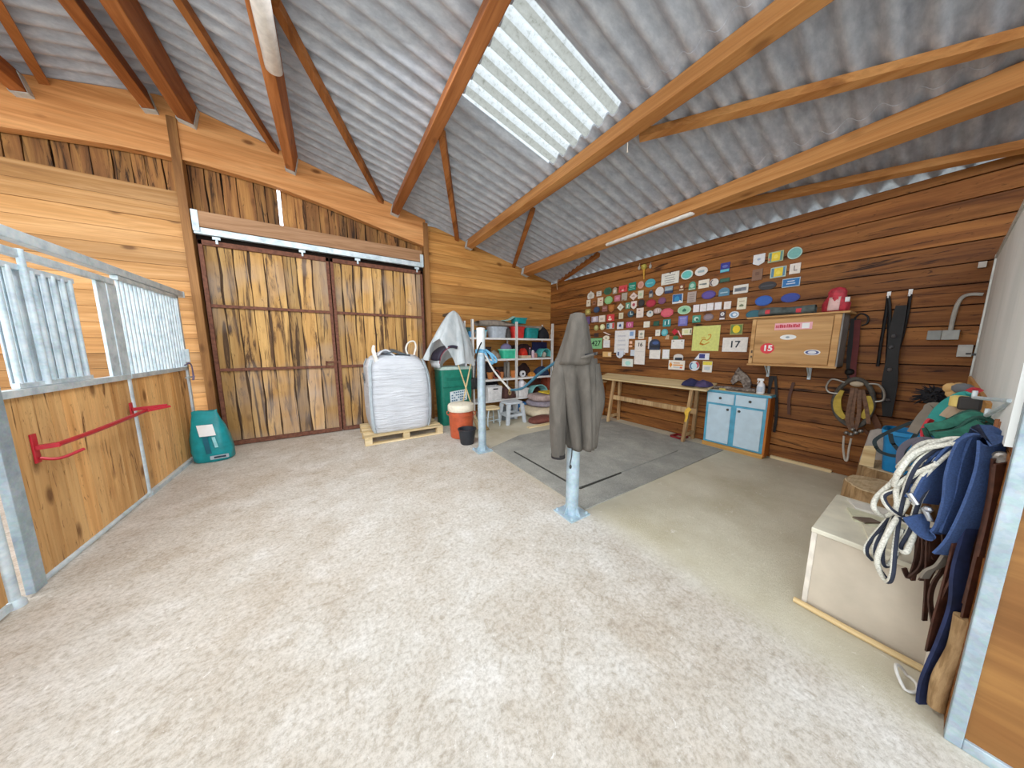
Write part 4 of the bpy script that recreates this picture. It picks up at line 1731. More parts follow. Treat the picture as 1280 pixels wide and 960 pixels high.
b.tube([V(c0)+V((.14*cos(a), .14*sin(a), .236-.05*sin(a/1.0) if False else .236)) for a in [pi*k/12 for k in range(13)]], .005, 6)
b.build('bail_handle', P('4a4c50', .4, .6), t, smooth=True)
POLE = P('d3ba86', .55, 0, .15)
for p0, p1, lab in ((atY(578, 507, 4.74), atY(588.5, 455, 5.0), 'pale wooden pole leaning right against the green bin'), (atY(590.5, 509, 4.72), atY(572.5, 455, 5.0), 'pale wooden pole leaning left across the other pole')):
    d = (V(p1)-V(p0))
    p0 = V(p0)-d*((V(p0).z)/d.z)*.995
    b = MB()
    b.tube([p0, p1], .013, 8)
    b.build('wooden_pole', POLE, label=lab, cat='pole', smooth=True)
t = thing('black_canister', 'black round canister hanging on the left upright of the rack', 'canister', tuple(atY(590, 478, 5.12)))
c0 = atY(590.5, 486, 5.13)
b = MB()
b.lathe([(.09, 0), (.10, .02), (.10, .17), (.11, .175), (.11, .21), (.09, .22)], c0, 20)
b.build('canister_body', P('1f2022', .5), t, smooth=True)
b = MB()
b.tube([c0+V((-.05, .03, .2)), c0+V((-.02, .06, .45)), c0+V((.03, .1, .75)), c0+V((.03, .12, .9))], .006, 6, smooth=4)
b.build('hanging_cord', P('2a2a2c', .6), t, smooth=True)

# ------------------------------------------------------------------ corner dresser
t = thing('orange_dresser', 'orange wooden chest in the corner behind the jacket', 'chest', (4.72, 4.15, 0))
MB().box(4.50, 4.94, 3.93, 4.48, .03, .745).build('carcass', W_ORANGE, t, bevel=.006)
MB().box(4.48, 4.945, 3.90, 4.50, .745, .775).build('top_board', W_PALE, t, bevel=.005)
MB().box(4.49, 4.50, 3.96, 4.45, .08, .72).build('door', W_ORANGE, t, bevel=.004)
heap('green_bag', 4.74, 4.18, .775, .36, .5, .2, '5f7361', 'grey-green bag lying on the orange chest in the corner', 'bag', 61)

# ------------------------------------------------------------------ trestle work table
t = thing('trestle_table', 'narrow pale wooden trestle table along the plaque wall', 'table', (4.76, 2.9, 0))
b = MB()
b.prism([(4.60, 1.86, .845), (4.93, 1.86, .925), (4.93, 1.86, .95), (4.60, 1.86, .87)], (0, 2.02, 0))
b.build('table_top', W_PALE, t, bevel=.003)
for y in (3.52, 2.09):
    b = MB()
    b.bar((4.60, y+.04, 0), (4.68, y, .865), .055, .045, (0, 1, 0))
    b.build('leg', W_BENCH, t, bevel=.004)
    b = MB()
    b.bar((4.92, y+.04, 0), (4.86, y, .905), .055, .045, (0, 1, 0))
    b.build('leg', W_BENCH, t, bevel=.004)
    b = MB()
    b.box(4.63, 4.91, y+.01, y+.045, .10, .155)
    b.build('foot_rail', W_BENCH, t, bevel=.004)
b = MB()
b.box(4.66, 4.70, 2.0, 3.60, .47, .55)
b.build('stretcher', W_BENCH, t, bevel=.004)
b = MB()
b.ribbon([(4.60, 2.06, .56), (4.585, 2.10, .50), (4.58, 2.09, .42), (4.585, 2.11, .34)], [.05, .06, .035, .03], (0, 1, .2), .012, 4)
b.build('yellow_tape', P('e0b13a', .5), label='yellow tape tied round the right trestle leg', cat='tape', smooth=True)
b = MB()  # small red frame of four bars lying on the floor
for a, c in (((4.68, 2.36), (4.86, 2.34)), ((4.86, 2.34), (4.86, 2.18)), ((4.86, 2.18), (4.66, 2.2)), ((4.66, 2.2), (4.68, 2.36))):
    b.bar((a[0], a[1], .028), (c[0], c[1], .028), .03, .03)
b.build('red_frame', P('7c1d22', .5), label='small dark red open frame on the floor under the table', cat='tray')
heap('navy_cloth', 4.73, 2.13, .90, .26, .22, .10, '25264a', 'navy cloth on the right end of the trestle table', 'cloth', 71, folds=5)
heap('purple_cloth', 4.75, 1.97, .90, .26, .2, .09, '4b4068', 'purple cloth beside the navy cloth on the table end', 'cloth', 72, folds=4)
# ------------------------------------------------------------------ blue base cabinet
BLUE = P('4f9fbd', .5, 0, .15, 9)
PBLUE = P('bcd4e2', .5, 0, .06, 9)
KNOB = P('4d4c4a', .35, .8)
t = thing('base_cabinet', 'light blue wooden cabinet standing against the plaque wall', 'cabinet', (4.87, 1.56, 0))
b = MB()
b.box(4.78, 4.96, 1.21, 1.92, .065, .835)
b.build('carcass', BLUE, t, bevel=.003)
b = MB()
b.box(4.775, 4.962, 1.185, 1.21, .03, .835)
b.build('side_panel', W_ORANGE, t)
b = MB()
b.box(4.76, 4.965, 1.175, 1.935, .835, .865)
b.build('worktop', BLUE, t, bevel=.004)
b = MB()
b.box(4.77, 4.96, 1.19, 1.925, .865, .872)
b.build('top_sheet', P('b9a98c', .6), t)
b = MB()
b.box(4.77, 4.96, 1.2, 1.93, 0, .062)
b.build('plinth', wood('plinth_wood', 'd0a15c', 'b8853f', '8d6128', 1, 7, .2, .2), t, bevel=.003)
for y0, y1 in ((1.575, 1.905), (1.225, 1.555)):
    d = MB().box(4.768, 4.782, y0, y1, .675, .825).build('drawer', PBLUE, t, bevel=.003)
    MB().ball((4.758, (y0+y1)/2, .755), .018, 12, sx=.7).build('knob', KNOB, d, smooth=True)
for y0, y1, ky in ((1.60, 1.885, 1.635), (1.245, 1.535, 1.50)):
    d = MB().box(4.768, 4.782, y0, y1, .09, .645).build('door', PBLUE, t, bevel=.003)
    MB().ball((4.758, ky, .60), .018, 12, sx=.7).build('knob', KNOB, d, smooth=True)

# objects on the base cabinet
b = MB()
pts = [(285, 178), (292, 150), (308, 128), (318, 105), (338, 78), (350, 98), (368, 112), (392, 128), (415, 158), (420, 190), (412, 235), (370, 238), (368, 205), (355, 178), (338, 168), (318, 182), (300, 196)]
poly = [atX(860+x/5.33, 440+y/5.33, 4.90) for x, y in pts]
zm = min(p.z for p in poly)
poly = [p+V((0, 0, .874-zm)) for p in poly]
b.prism(poly, (.05, 0, 0))
n = N('mottled_carving')
f = n.noise(n.coords(), 26, 5, .7, .6)
n.color(n.ramp(f, [(.35, '3a302a'), (.5, '6f6258'), (.66, '9a9188')]))
n.b.inputs['Roughness'].default_value = .8
CARV = n.m
b.build('horse_head_carving', CARV, label='mottled carved horse head standing on the blue cabinet', cat='carving', bevel=.008)
b = MB()
b.tube([(4.83, 1.86, .895), (4.84, 1.72, .905), (4.85, 1.55, .90), (4.86, 1.37, .905)], [.018, .026, .024, .03], 10, smooth=6)
b.build('driftwood', CARV, label='knobbly piece of driftwood along the cabinet top', cat='driftwood', smooth=True)
b = MB()
b.box(4.79, 4.82, 1.70, 1.78, .873, .897)
b.build('yellow_sponge', P('c9b45c', .9), label='small yellow sponge in front of the driftwood', cat='sponge', bevel=.005)
c0 = V((4.82, 1.31, .873))
t = thing('spray_bottle', 'white trigger spray bottle on the blue cabinet', 'bottle', c0)
MB().lathe([(.035, .0), (.042, .006), (.043, .09), (.036, .13), (.018, .155), (.016, .17)], c0, 20).build('bottle_body', P('e9ebee', .35), t, smooth=True)
b = MB()
b.box(c0.x-.013, c0.x+.013, c0.y-.025, c0.y+.045, c0.z+.175, c0.z+.205)
b.bar(c0+V((0, .03, .178)), c0+V((0, .042, .135)), .012, .01, (1, 0, 0))
b.lathe([(.017, .165), (.017, .18)], c0, 12)
b.build('trigger_head', P('f2f3f4', .35), t, bevel=.004)
b = MB()
b.grid(lambda u, v: c0+V((-.0445*cos((u-.5)*1.4), .0445*sin((u-.5)*1.4), .03+.07*v)), 8, 2)
b.build('bottle_label', P('b9c6d6', .5), t, smooth=True)

# ------------------------------------------------------------------ wall cabinet
t = thing('wall_cabinet', 'wooden wall cabinet with stickers on its door', 'wall cabinet', (4.8, 1.03, 1.27))
b = MB()
b.box(4.65, 4.97, .655, 1.42, 1.28, 1.855)
b.build('carcass', W_CABIN, t)
b = MB()
b.box(4.645, 4.97, .645, .657, 1.265, 1.857)
b.build('side_panel', P('8d8a86', .6, 0, .25, 6), t)
b = MB()
b.box(4.60, 4.975, .60, 1.475, 1.857, 1.878)
b.build('top_board', W_CABIN, t, bevel=.003)
b = MB()
b.box(4.62, 4.97, .645, 1.43, 1.262, 1.282)
b.build('bottom_board', W_CABIN, t, bevel=.003)
dr = MB().box(4.628, 4.65, .715, 1.375, 1.295, 1.835).build('door', W_CABIN, t, bevel=.004)
b = MB()
b.box(4.632, 4.65, 1.38, 1.42, 1.283, 1.853)
b.build('face_frame', W_CABIN, t, bevel=.003)
b = MB()
b.box(4.632, 4.65, .658, .71, 1.283, 1.853)
b.build('face_frame', W_CABIN, t, bevel=.003)
FX = 4.6265


def cp(px, py):
    p = atX(px, py, FX)
    return V((FX, p.y, p.z))


def flat(mb, pts, th=.0012, X=None):
    return mb.prism(pts, (-th, 0, 0))


def ell(c, ry, rz_, m=28):
    return [c+V((0, ry*cos(2*pi*k/m), rz_*sin(2*pi*k/m))) for k in range(m)]


def sticker(name, pts, col, par, label=None, off=0):
    b = MB()
    flat(b, [V(p)+V((-off, 0, 0)) for p in pts])
    return b.build(name, P(col, .4, 0, .06), par, label=label)


a, c = cp(969, 404.5), cp(1015, 411)
s1 = sticker('sticker', [V((FX, a.y, c.z)), V((FX, c.y, c.z)), V((FX, c.y, a.z)), V((FX, a.y, a.z))], 'e7a3ab', dr, 'pink strip sticker with a red edge')
w = a.y-c.y
h = a.z-c.z
b = MB()
rn = random.Random(4)
y = a.y-.01
while y > a.y-w*.68:
    ww = rn.uniform(.006, .016)
    flat(b, [V((FX-.0013, y, c.z+h*.3)), V((FX-.0013, y-ww, c.z+h*.3)), V((FX-.0013, y-ww, c.z+h*rn.uniform(.6, .85))), V((FX-.0013, y, c.z+h*.8))])
    y -= ww+.004
b.build('red_print', P('bf2038', .5), s1)
b = MB()
flat(b, [V((FX-.0013, a.y-w*.74, c.z+h*.12)), V((FX-.0013, a.y-w*.93, c.z+h*.12)), V((FX-.0013, a.y-w*.93, c.z+h*.88)), V((FX-.0013, a.y-w*.74, c.z+h*.88))])
b.build('white_print', WHITEP, s1)
cc = cp(985, 421.5)
s2 = sticker('sticker', ell(cc, .072, .030), 'e6e6e2', dr, 'white oval sticker')
sticker('sticker_print', ell(cc+V((-.0013, .004, 0)), .018, .012), '8d9aa2', s2)
cc = cp(959, 435.5)
s3 = sticker('sticker', ell(cc, .068, .066), 'd8303a', dr, 'round red sticker reading 15')
text_mesh('sticker_number', '15', .095, cc+V((-.0022, -.004, 0)), (0, -1, 0), (0, 0, 1), WHITEP, s3, bold=.003)
cc = cp(1015, 440.5)
s4 = sticker('sticker', ell(cc, .066, .032), 'e9e9e6', dr, 'white oval sticker with a blue ring')
sticker('sticker_ring', ell(cc+V((-.0013, 0, 0)), .055, .024), '4b5688', s4)
sticker('sticker_core', ell(cc+V((-.0026, 0, 0)), .034, .017), 'dfe3ea', s4)
for y in (1.29, .90):
    b = MB()
    b.box(4.945, 4.968, y-.014, y+.014, 1.10, 1.265)
    b.bar((4.955, y, 1.13), (4.80, y, 1.262), .02, .012, (0, 1, 0))
    b.build('shelf_bracket', GALV, t)
b = MB()
b.box(4.622, 4.632, 1.385, 1.40, 1.42, 1.455)
b.box(4.622, 4.632, 1.385, 1.40, 1.36, 1.385)
b.build('hinge', P('5a4a3c', .5, .5), t)

# load on the wall cabinet
t = thing('rolled_bundle', 'long grey rolled bundle with red tags on the wall cabinet', 'bundle', (4.75, 1.1, 1.88))
b = MB()


def bun(u, v):
    y = 1.38-.50*u
    a_ = 2*pi*v
    r = .048+.005*sin(9*u)+.004*sin(4*a_)
    return V((4.72+r*1.25*cos(a_), y, 1.932+.006*sin(6*u)+r*sin(a_)))


b.grid(bun, 24, 16)
b.build('roll', P('4f5856', .8, 0, .3, 12), t, smooth=True, ang=80)
for u in (.14, .70):
    b = MB()
    b.grid(lambda p, q: bun(u+.09*p, .42+.16*q)+V((-.004, 0, 0)), 4, 3)
    b.build('red_tag', P('c23840', .6), t, smooth=True)
t = thing('red_bag', 'red and pink bag sitting on top of the wall cabinet', 'bag', (4.76, .735, 1.878))
c0 = V((4.76, .735, 1.88))
rings = []
for z, ry, rx in ((0, .085, .07), (.02, .10, .085), (.09, .105, .09), (.15, .085, .075), (.18, .07, .06), (.22, .075, .06), (.255, .055, .05), (.27, .02, .02)):
    rings.append([c0+V((rx*cos(q)*(1+.05*sin(5*q+z*30)), ry*sin(q)*(1+.05*sin(4*q+z*20)), z)) for q in [2*pi*k/24 for k in range(24)]])
MB().loft(rings).build('bag_body', P('b3303c', .5, 0, .3, 22), t, smooth=True, ang=70)
b = MB()
b.grid(lambda u, v: c0+V((-.095+.03*v*v, .045-.085*u, .015+.145*v)), 4, 6)
b.build('pale_pocket', P('dcb2ac', .6), t, smooth=True, solid=.006)
b = MB()
b.grid(lambda u, v: c0+V((-.07+.02*u, -.072-.03*u, .10+.05*v)), 3, 3)
b.build('white_badge', WHITEP, t, smooth=True, solid=.006)

# ------------------------------------------------------------------ plaques
XP = 4.964
_pc = [0]
ROWN = ['', 'top row', 'second row', 'third row', 'fourth row', 'fifth row', 'lowest rows']
ORD = ['', 'first', 'second', 'third', 'fourth', 'fifth', 'sixth', 'seventh', 'eighth', 'ninth', 'tenth', 'eleventh', 'twelfth', 'thirteenth', 'fourteenth', 'fifteenth', 'sixteenth', 'seventeenth', 'eighteenth', 'nineteenth', 'twentieth']


def outline(shape, w, h):
    r, s = w/2, h/2
    if shape == 'o':
        return [(r*cos(2*pi*k/24), s*sin(2*pi*k/24)) for k in range(24)]
    if shape == 'd':
        return [(-r, 0), (0, -s), (r, 0), (0, s)]
    if shape == 's':
        return [(-r, s), (-r, -s*.2), (-r*.7, -s*.65), (0, -s), (r*.7, -s*.65), (r, -s*.2), (r, s)]
    if shape == 'p':
        return [(-r, s), (-r, -s*.55), (0, -s), (r, -s*.55), (r, s)]
    if shape == 'a':
        return [(-r, -s)]+[(r, -s)]+[(r*cos(a), s*.1+s*.9*sin(a)) for a in [pi*k/10 for k in range(11)]]
    if shape == '8':
        c = .42
        return [(-r, -s*c), (-r*c, -s), (r*c, -s), (r, -s*c), (r, s*c), (r*c, s), (-r*c, s), (-r, s*c)]
    if shape == 't':
        return [(-r, -s), (r, -s), (r, s), (-r*.35, s)]
    if shape == 'x':
        return [(-r, s), (-r*.5, s), (r, -s), (r*.5, -s)]
    if shape == 'm':
        return [(-r*.8, -s), (r*.8, -s), (r, -s*.3), (r*.75, s*.4), (r*.25, s*.6), (0, s), (-r*.25, s*.6), (-r*.75, s*.4), (-r, -s*.3)]
    return [(-r, -s), (r, -s), (r, s), (-r, s)]


def plaque(px, py, w, h, shape, col, label, inner=(), cat='plaque', group=None, name='wall_plaque', th=.012, txt=None, X=None, rot=0):
    X = X or XP
    sl = abs((434-py)/(412-px))
    if shape in 'r':
        h = max(h-sl*w*.9, h*.6)
    L, R = atX(px-w/2, py, X), atX(px+w/2, py, X)
    T, B = atX(px, py-h/2, X), atX(px, py+h/2, X)
    c = atX(px, py, X)
    W, H = L.y-R.y, T.z-B.z
    if rot:
        ca, sa = cos(rot), sin(rot)
    else:
        ca, sa = 1, 0

    def pt(u, v, o):
        u, v = u*ca-v*sa, u*sa+v*ca
        return V((X-o, c.y-u, c.z+v))
    ol = outline(shape, W, H)
    b = MB()
    b.prism([pt(u, v, 0) for u, v in ol], (-th, 0, 0))
    t = b.build(name, P(col, .45, 0, .08, 30), label=label, cat=cat, group=group)
    for i, (sh, dx, dy, sw, shh, cc) in enumerate(inner):
        b = MB()
        b.prism([pt(u+dx*W, v+dy*H, th) for u, v in outline(sh, W*sw, H*shh)], (-.0015-.0007*i, 0, 0))
        b.build('emblem', P(cc, .5, 0, .08, 40), t)
    if txt:
        s, size, col2, dy = txt
        text_mesh('number', s, size*H, V((X-th-.0012, c.y, c.z+dy*H)), (0, -1, 0), (0, 0, 1), P(col2, .5), t, bold=.0025)
    return t


W_, CRE = 'e6e2da', 'e2d6bd'
lines = lambda c, k=3: [('r', 0, .25-.2*i, .6-.1*(i % 2), .07, c) for i in range(k)]
TOP = [
    (738.8, 368.6, 8.6, 9.6, 'm', 'd3cfc4', 'white shield with pointed top', [('o', 0, -.1, .5, .5, 'b9b3a6')]),
    (749, 367.2, 5.8, 6.8, 'r', 'd8d2c6', 'small white square', [('r', 0, .25, .6, .12, '9a8f84'), ('r', 0, -.2, .6, .12, '9a8f84')]),
    (760, 364, 9.4, 8.8, '8', '355f48', 'dark green octagonal', [('o', 0, 0, .7, .7, '2f5641')]),
    (769, 363.3, 5, 8, 'a', 'a3998a', 'narrow stone-grey', [('o', 0, -.1, .55, .5, 'd9cfbd')]),
    (779, 361, 10, 9.8, 'r', 'd2454b', 'bright red rectangular', [('r', -.25, -.1, .14, .3, 'a8222c'), ('r', .25, 0, .14, .3, 'a8222c'), ('o', 0, -.25, .3, .3, 'eab0a8')]),
    (790.6, 358.2, 8.8, 11.4, 'r', '16806c', 'emerald green', [('r', 0, .1, .8, .08, 'b5ded2'), ('r', 0, -.1, .6, .08, '7fc4b0'), ('r', 0, -.3, .8, .06, '7fc4b0')]),
    (801.3, 356.2, 7.6, 9, 'o', 'd39a88', 'salmon pink round', [('o', 0, 0, .6, .6, 'c98a7a')]),
    (813, 354, 12.6, 10.4, 'o', '45a3b0', 'turquoise oval', [('r', 0, 0, .6, .15, '6fc0c8')]),
    (837.8, 348, 21.4, 18, 'r', 'e3e2d8', 'large white certificate-like', lines('9c9c98', 4)+[('o', 0, .45, .08, .1, '4a3a30')]),
    (859, 343.5, 14.6, 11.5, 'o', 'd5e6de', 'aqua oval with white rim', [('o', 0, 0, .84, .78, '63c5c0')]),
    (876.9, 339.4, 15.6, 10.8, 'o', 'e4e0da', 'white oval with grey lettering', [('r', 0, 0, .5, .25, '9db2b8')]),
    (906.7, 334.4, 11.2, 13.6, 'r', '2b2f86', 'dark blue with aqua foot', [('r', 0, -.34, .96, .28, '63b9cc'), ('o', 0, .12, .6, .3, '5a62b0')]),
    (949, 325, 14.2, 13.8, 'p', 'dfe1e4', 'white shield with flat top', [('o', 0, .05, .3, .2, 'a3b2c8')]),
    (970, 321, 18.6, 16, 'r', 'a9b98c', 'yellow and green', [('r', 0, 0, .88, .84, '5c8a86'), ('r', .02, 0, .56, .8, 'e6c92c'), ('o', .02, 0, .3, .4, 'f1dc5c'), ('r', -.4, -.2, .1, .25, 'd66a50')]),
    (993.7, 316.5, 18.2, 14.6, 'o', 'a9cfc6', 'pale teal oval', [('o', 0, 0, .86, .84, '6fb0ab')]),
]
SEC = [
    (736, 379, 4.8, 8.8, 'r', 'd8ccb6', 'narrow cream', [('o', 0, .05, .35, .2, '8d7a64')]),
    (743.1, 378.7, 4.4, 6.2, 'r', '8f5f44', 'little brown frame', [('o', 0, 0, .5, .4, '4c2c20')]),
    (750.7, 377.2, 6.8, 11.2, 'r', 'e0cdb4', 'upright cream', [('r', .1, .15, .3, .12, 'a8584a'), ('r', 0, -.15, .5, .06, 'a08f7c')]),
    (760.9, 375.2, 9.4, 9.4, '8', '7fb574', 'light green octagonal', [('o', 0, 0, .66, .66, '8fc484')]),
    (772, 373, 6.8, 8.2, 'r', 'bd6a7c', 'rose pink square', [('o', 0, 0, .6, .5, 'cf8898')]),
    (780.8, 371, 6.6, 10.4, 'r', 'aaa294', 'grey upright with cut corner', [('r', -.2, -.42, .45, .12, '7a4a34')]),
    (792.2, 370.4, 9.6, 10, 'd', 'e0c9bf', 'pinkish diamond', [('r', 0, 0, .4, .06, '7a6a66'), ('r', 0, .1, .2, .06, '7a6a66')]),
    (801.2, 368.2, 6.6, 10.8, 'r', 'd5d2bb', 'upright ivory', [('o', 0, 0, .5, .4, 'b2c3a0')]),
    (814, 367.3, 4.8, 9, 'a', '6f737c', 'little dark figure-shaped', [('r', 0, .2, .8, .3, '29364f'), ('r', 0, -.2, .6, .35, 'b9b3a6')]),
    (824.8, 364.2, 10, 10.8, 'o', 'e3dcd6', 'plain white round', [('o', 0, 0, .8, .8, 'ded8d6')]),
    (836.3, 362.2, 10.2, 10.2, 'r', '2d3a5c', 'grey-blue landscape', [('r', 0, .16, .96, .6, '8fa3ac'), ('r', 0, .1, .7, .12, 'b5c4c8')]),
    (852.4, 359.4, 6.6, 9, 'r', '7a4428', 'small brown with white dot', [('o', 0, .1, .5, .4, 'e4d6c0'), ('r', 0, -.36, .8, .16, 'd9c3a4')]),
    (865.7, 357.2, 8.4, 10.2, 'a', '4d9b7f', 'green arch-topped', [('o', 0, 0, .6, .5, 'a9d2c2'), ('r', 0, -.4, .9, .1, 'cfcdb4')]),
    (880, 355, 13, 12.2, 'r', 'e7e0cf', 'cream with dark lettering', [('r', -.05, 0, .7, .14, '77807c'), ('r', .1, -.05, .4, .16, '6c7674')]),
    (893, 353.2, 11, 9.4, 'o', 'ddd9d2', 'white oval with dark crescent', [('o', -.18, 0, .5, .75, '4a3c44'), ('o', -.05, 0, .45, .65, 'd6d2cc')]),
    (906.2, 350.2, 12, 6.6, 'r', '2c5140', 'long dark green', [('r', 0, 0, .8, .5, '35604c')]),
    (946.9, 343.5, 12.6, 15.6, 'r', '7d5a44', 'plain brown', [('r', 0, .1, .4, .3, '6a4a38')]),
    (973, 340.3, 19.2, 15.8, 'r', 'b9cbb8', 'second yellow and blue', [('r', 0, 0, .88, .84, '4d7fa0'), ('r', .02, 0, .56, .8, 'e6c92c'), ('o', .02, -.05, .28, .4, 'f0d84c')]),
    (994, 335.8, 13.2, 14.6, 'r', 'e3dbd0', 'white square with a dark letter', [('r', -.06, .05, .08, .5, '6a5c58'), ('r', .08, -.18, .3, .08, '6a5c58')]),
]
THI = [
    (735.2, 389.8, 6.2, 7.6, 'r', '9a8a4a', 'olive square', [('o', .05, 0, .5, .5, 'c9bb68')]),
    (746, 387.2, 7.4, 7.4, 'o', '2c3f5a', 'dark blue round', [('o', 0, 0, .7, .7, '34496a')]),
    (756.2, 385.9, 6.2, 7.6, 'r', '8f5c54', 'brownish pink', [('r', 0, .1, .7, .2, 'b58a84')]),
    (764.6, 385.7, 6.8, 9.2, 's', 'a4602c', 'orange brown shield', [('o', 0, .1, .6, .5, 'b57238')]),
    (775.9, 384, 8.2, 9.2, 'd', 'dfdacb', 'white diamond', [('o', 0, 0, .3, .3, 'b9b3a6')]),
    (785.3, 382.2, 5.6, 8.2, 'r', '5f9a80', 'green with a white patch', [('r', 0, -.05, .4, .55, 'dfe6da'), ('r', .1, -.1, .14, .4, '2c7a74')]),
    (792.6, 381.5, 6.8, 10, 's', 'e4d6cc', 'white shield with a red emblem', [('o', 0, .05, .5, .4, 'a84452')]),
    (801.9, 378.9, 7.4, 8.8, '8', '2a2b2f', 'black', [('o', 0, 0, .6, .6, '343639')]),
    (814, 379.2, 12, 9.6, 'o', '9c2436', 'crimson oval', [('o', 0, 0, .8, .7, 'b23044')]),
    (827.8, 376, 9.4, 8.4, 'o', '6d4266', 'dull purple oval', [('o', 0, 0, .7, .6, '7a4c72')]),
    (847.3, 373.5, 12.6, 13, 'r', 'd5dce2', 'blue picture', [('r', -.02, .08, .9, .78, '1f5b96'), ('m', -.05, .08, .5, .6, '2f86b8'), ('d', .25, -.32, .3, .3, 'ece9df')]),
    (865, 371.5, 10.6, 14.6, 'r', 'a99a92', 'grey printed', lines('8a7c76', 4)),
    (886, 368.7, 17.4, 10.2, 'o', '4a3a86', 'violet oval', [('o', 0, 0, .8, .7, '5a4a9a')]),
    (905.4, 364.8, 13.2, 10.2, 'a', '4d7d98', 'steel blue arch-topped', [('r', 0, -.1, .7, .12, 'a3c0cc')]),
    (926, 361.5, 18.2, 12.8, 'r', 'ddd9d0', 'white framed landscape', [('r', 0, -.03, .82, .45, '8a8e93'), ('r', -.15, -.05, .4, .3, '5a6068'), ('r', .2, .02, .3, .3, '6a6d78')]),
    (959.4, 357.2, 22, 10, 'o', '1f1d22', 'black oval', [('r', 0, 0, .7, .2, '3a3a40')]),
    (989, 353.2, 22, 13.6, 'r', 'b3c6cf', 'bright blue with pale rim', [('r', 0, 0, .92, .84, '1e69ab'), ('r', 0, .15, .4, .1, 'c9dbe6'), ('r', 0, -.12, .5, .1, 'c9dbe6')]),
]
FOU = [
    (734.8, 400.6, 5.6, 10, 'r', '5a4470', 'dark violet upright', [('o', 0, 0, .6, .5, '6a5284')]),
    (743.8, 399.2, 8, 7.6, 'r', 'b5a8b8', 'lilac', [('r', 0, 0, .4, .7, 'd9d2dc'), ('r', -.4, 0, .1, .6, '7a6a80')]),
    (752.9, 398.4, 7.4, 8.8, 'r', 'e3d6c6', 'ivory square', [('r', 0, .05, .6, .08, 'a8998a'), ('r', 0, -.1, .5, .08, 'a8998a')]),
    (763.5, 397.2, 9, 9, 'r', 'cf3a40', 'scarlet square', [('o', -.1, .1, .3, .3, 'efc2ac'), ('o', -.05, -.25, .5, .3, 'f0d8c0')]),
    (776.6, 394.8, 5, 8, 'r', 'd9d0b0', 'slim ivory', [('r', 0, 0, .4, .6, 'c4b894')]),
    (788.7, 392.4, 7.6, 8.2, 'o', '2f4a58', 'dark teal dial-like round', [('r', 0, .1, .1, .5, 'cfe0dc'), ('r', .12, -.08, .4, .1, 'cfe0dc')]),
    (800.2, 391, 8.4, 12.6, 'r', 'e6d5c9', 'tall pinkish white', [('d', -.1, .25, .4, .14, '9a5a60'), ('r', 0, -.15, .5, .05, 'b5a79c')]),
    (812.8, 392.2, 8.2, 7.6, 'o', 'd3d3cb', 'whitish tilted oval', [('r', .05, .2, .3, .3, '6d8494')]),
    (822.1, 388.5, 10, 7, 'o', 'b59a92', 'greyish pink oval', [('r', -.15, 0, .1, .6, 'dacfca'), ('r', .15, 0, .1, .6, 'dacfca')]),
    (834, 390.9, 15, 10.6, '8', 'cf4f62', 'coral pink oval', [('o', 0, 0, .8, .7, 'd9606e')]),
    (855.6, 387.5, 16.4, 10.8, 'o', 'b9d9b8', 'pale green oval', [('o', 0, 0, .86, .82, '93cba2'), ('m', .02, 0, .3, .4, '2f6a52')]),
    (870.6, 385.6, 7.2, 9.6, 'r', 'e9e4e6', 'white card', []),
    (879.4, 384.7, 7.8, 9.8, 'r', 'e9e4e6', 'white card', []),
    (888.1, 383.5, 7.8, 9.8, 'r', 'e9e6ea', 'white card', []),
    (897.9, 382.5, 8.2, 9.8, 'r', 'eae7ec', 'white card', []),
    (909.6, 381.7, 8.4, 10.2, 'r', 'e9e2dc', 'white card', [('o', 0, 0, .5, .5, 'e0d5d0')]),
    (927.5, 379.4, 11.4, 15.4, 'r', 'e0d9bf', 'ivory upright', [('m', 0, -.15, .5, .25, '6f7a5c'), ('r', 0, .2, .6, .08, 'b0a88c')]),
    (954.7, 376, 21.2, 12.6, 'o', '1b4ca0', 'royal blue oval', [('o', 0, 0, .82, .74, '2258b2')]),
    (988.1, 372.2, 23.6, 11.4, 'o', '1c3184', 'navy blue oval', [('o', 0, 0, .84, .74, '213a94')]),
]
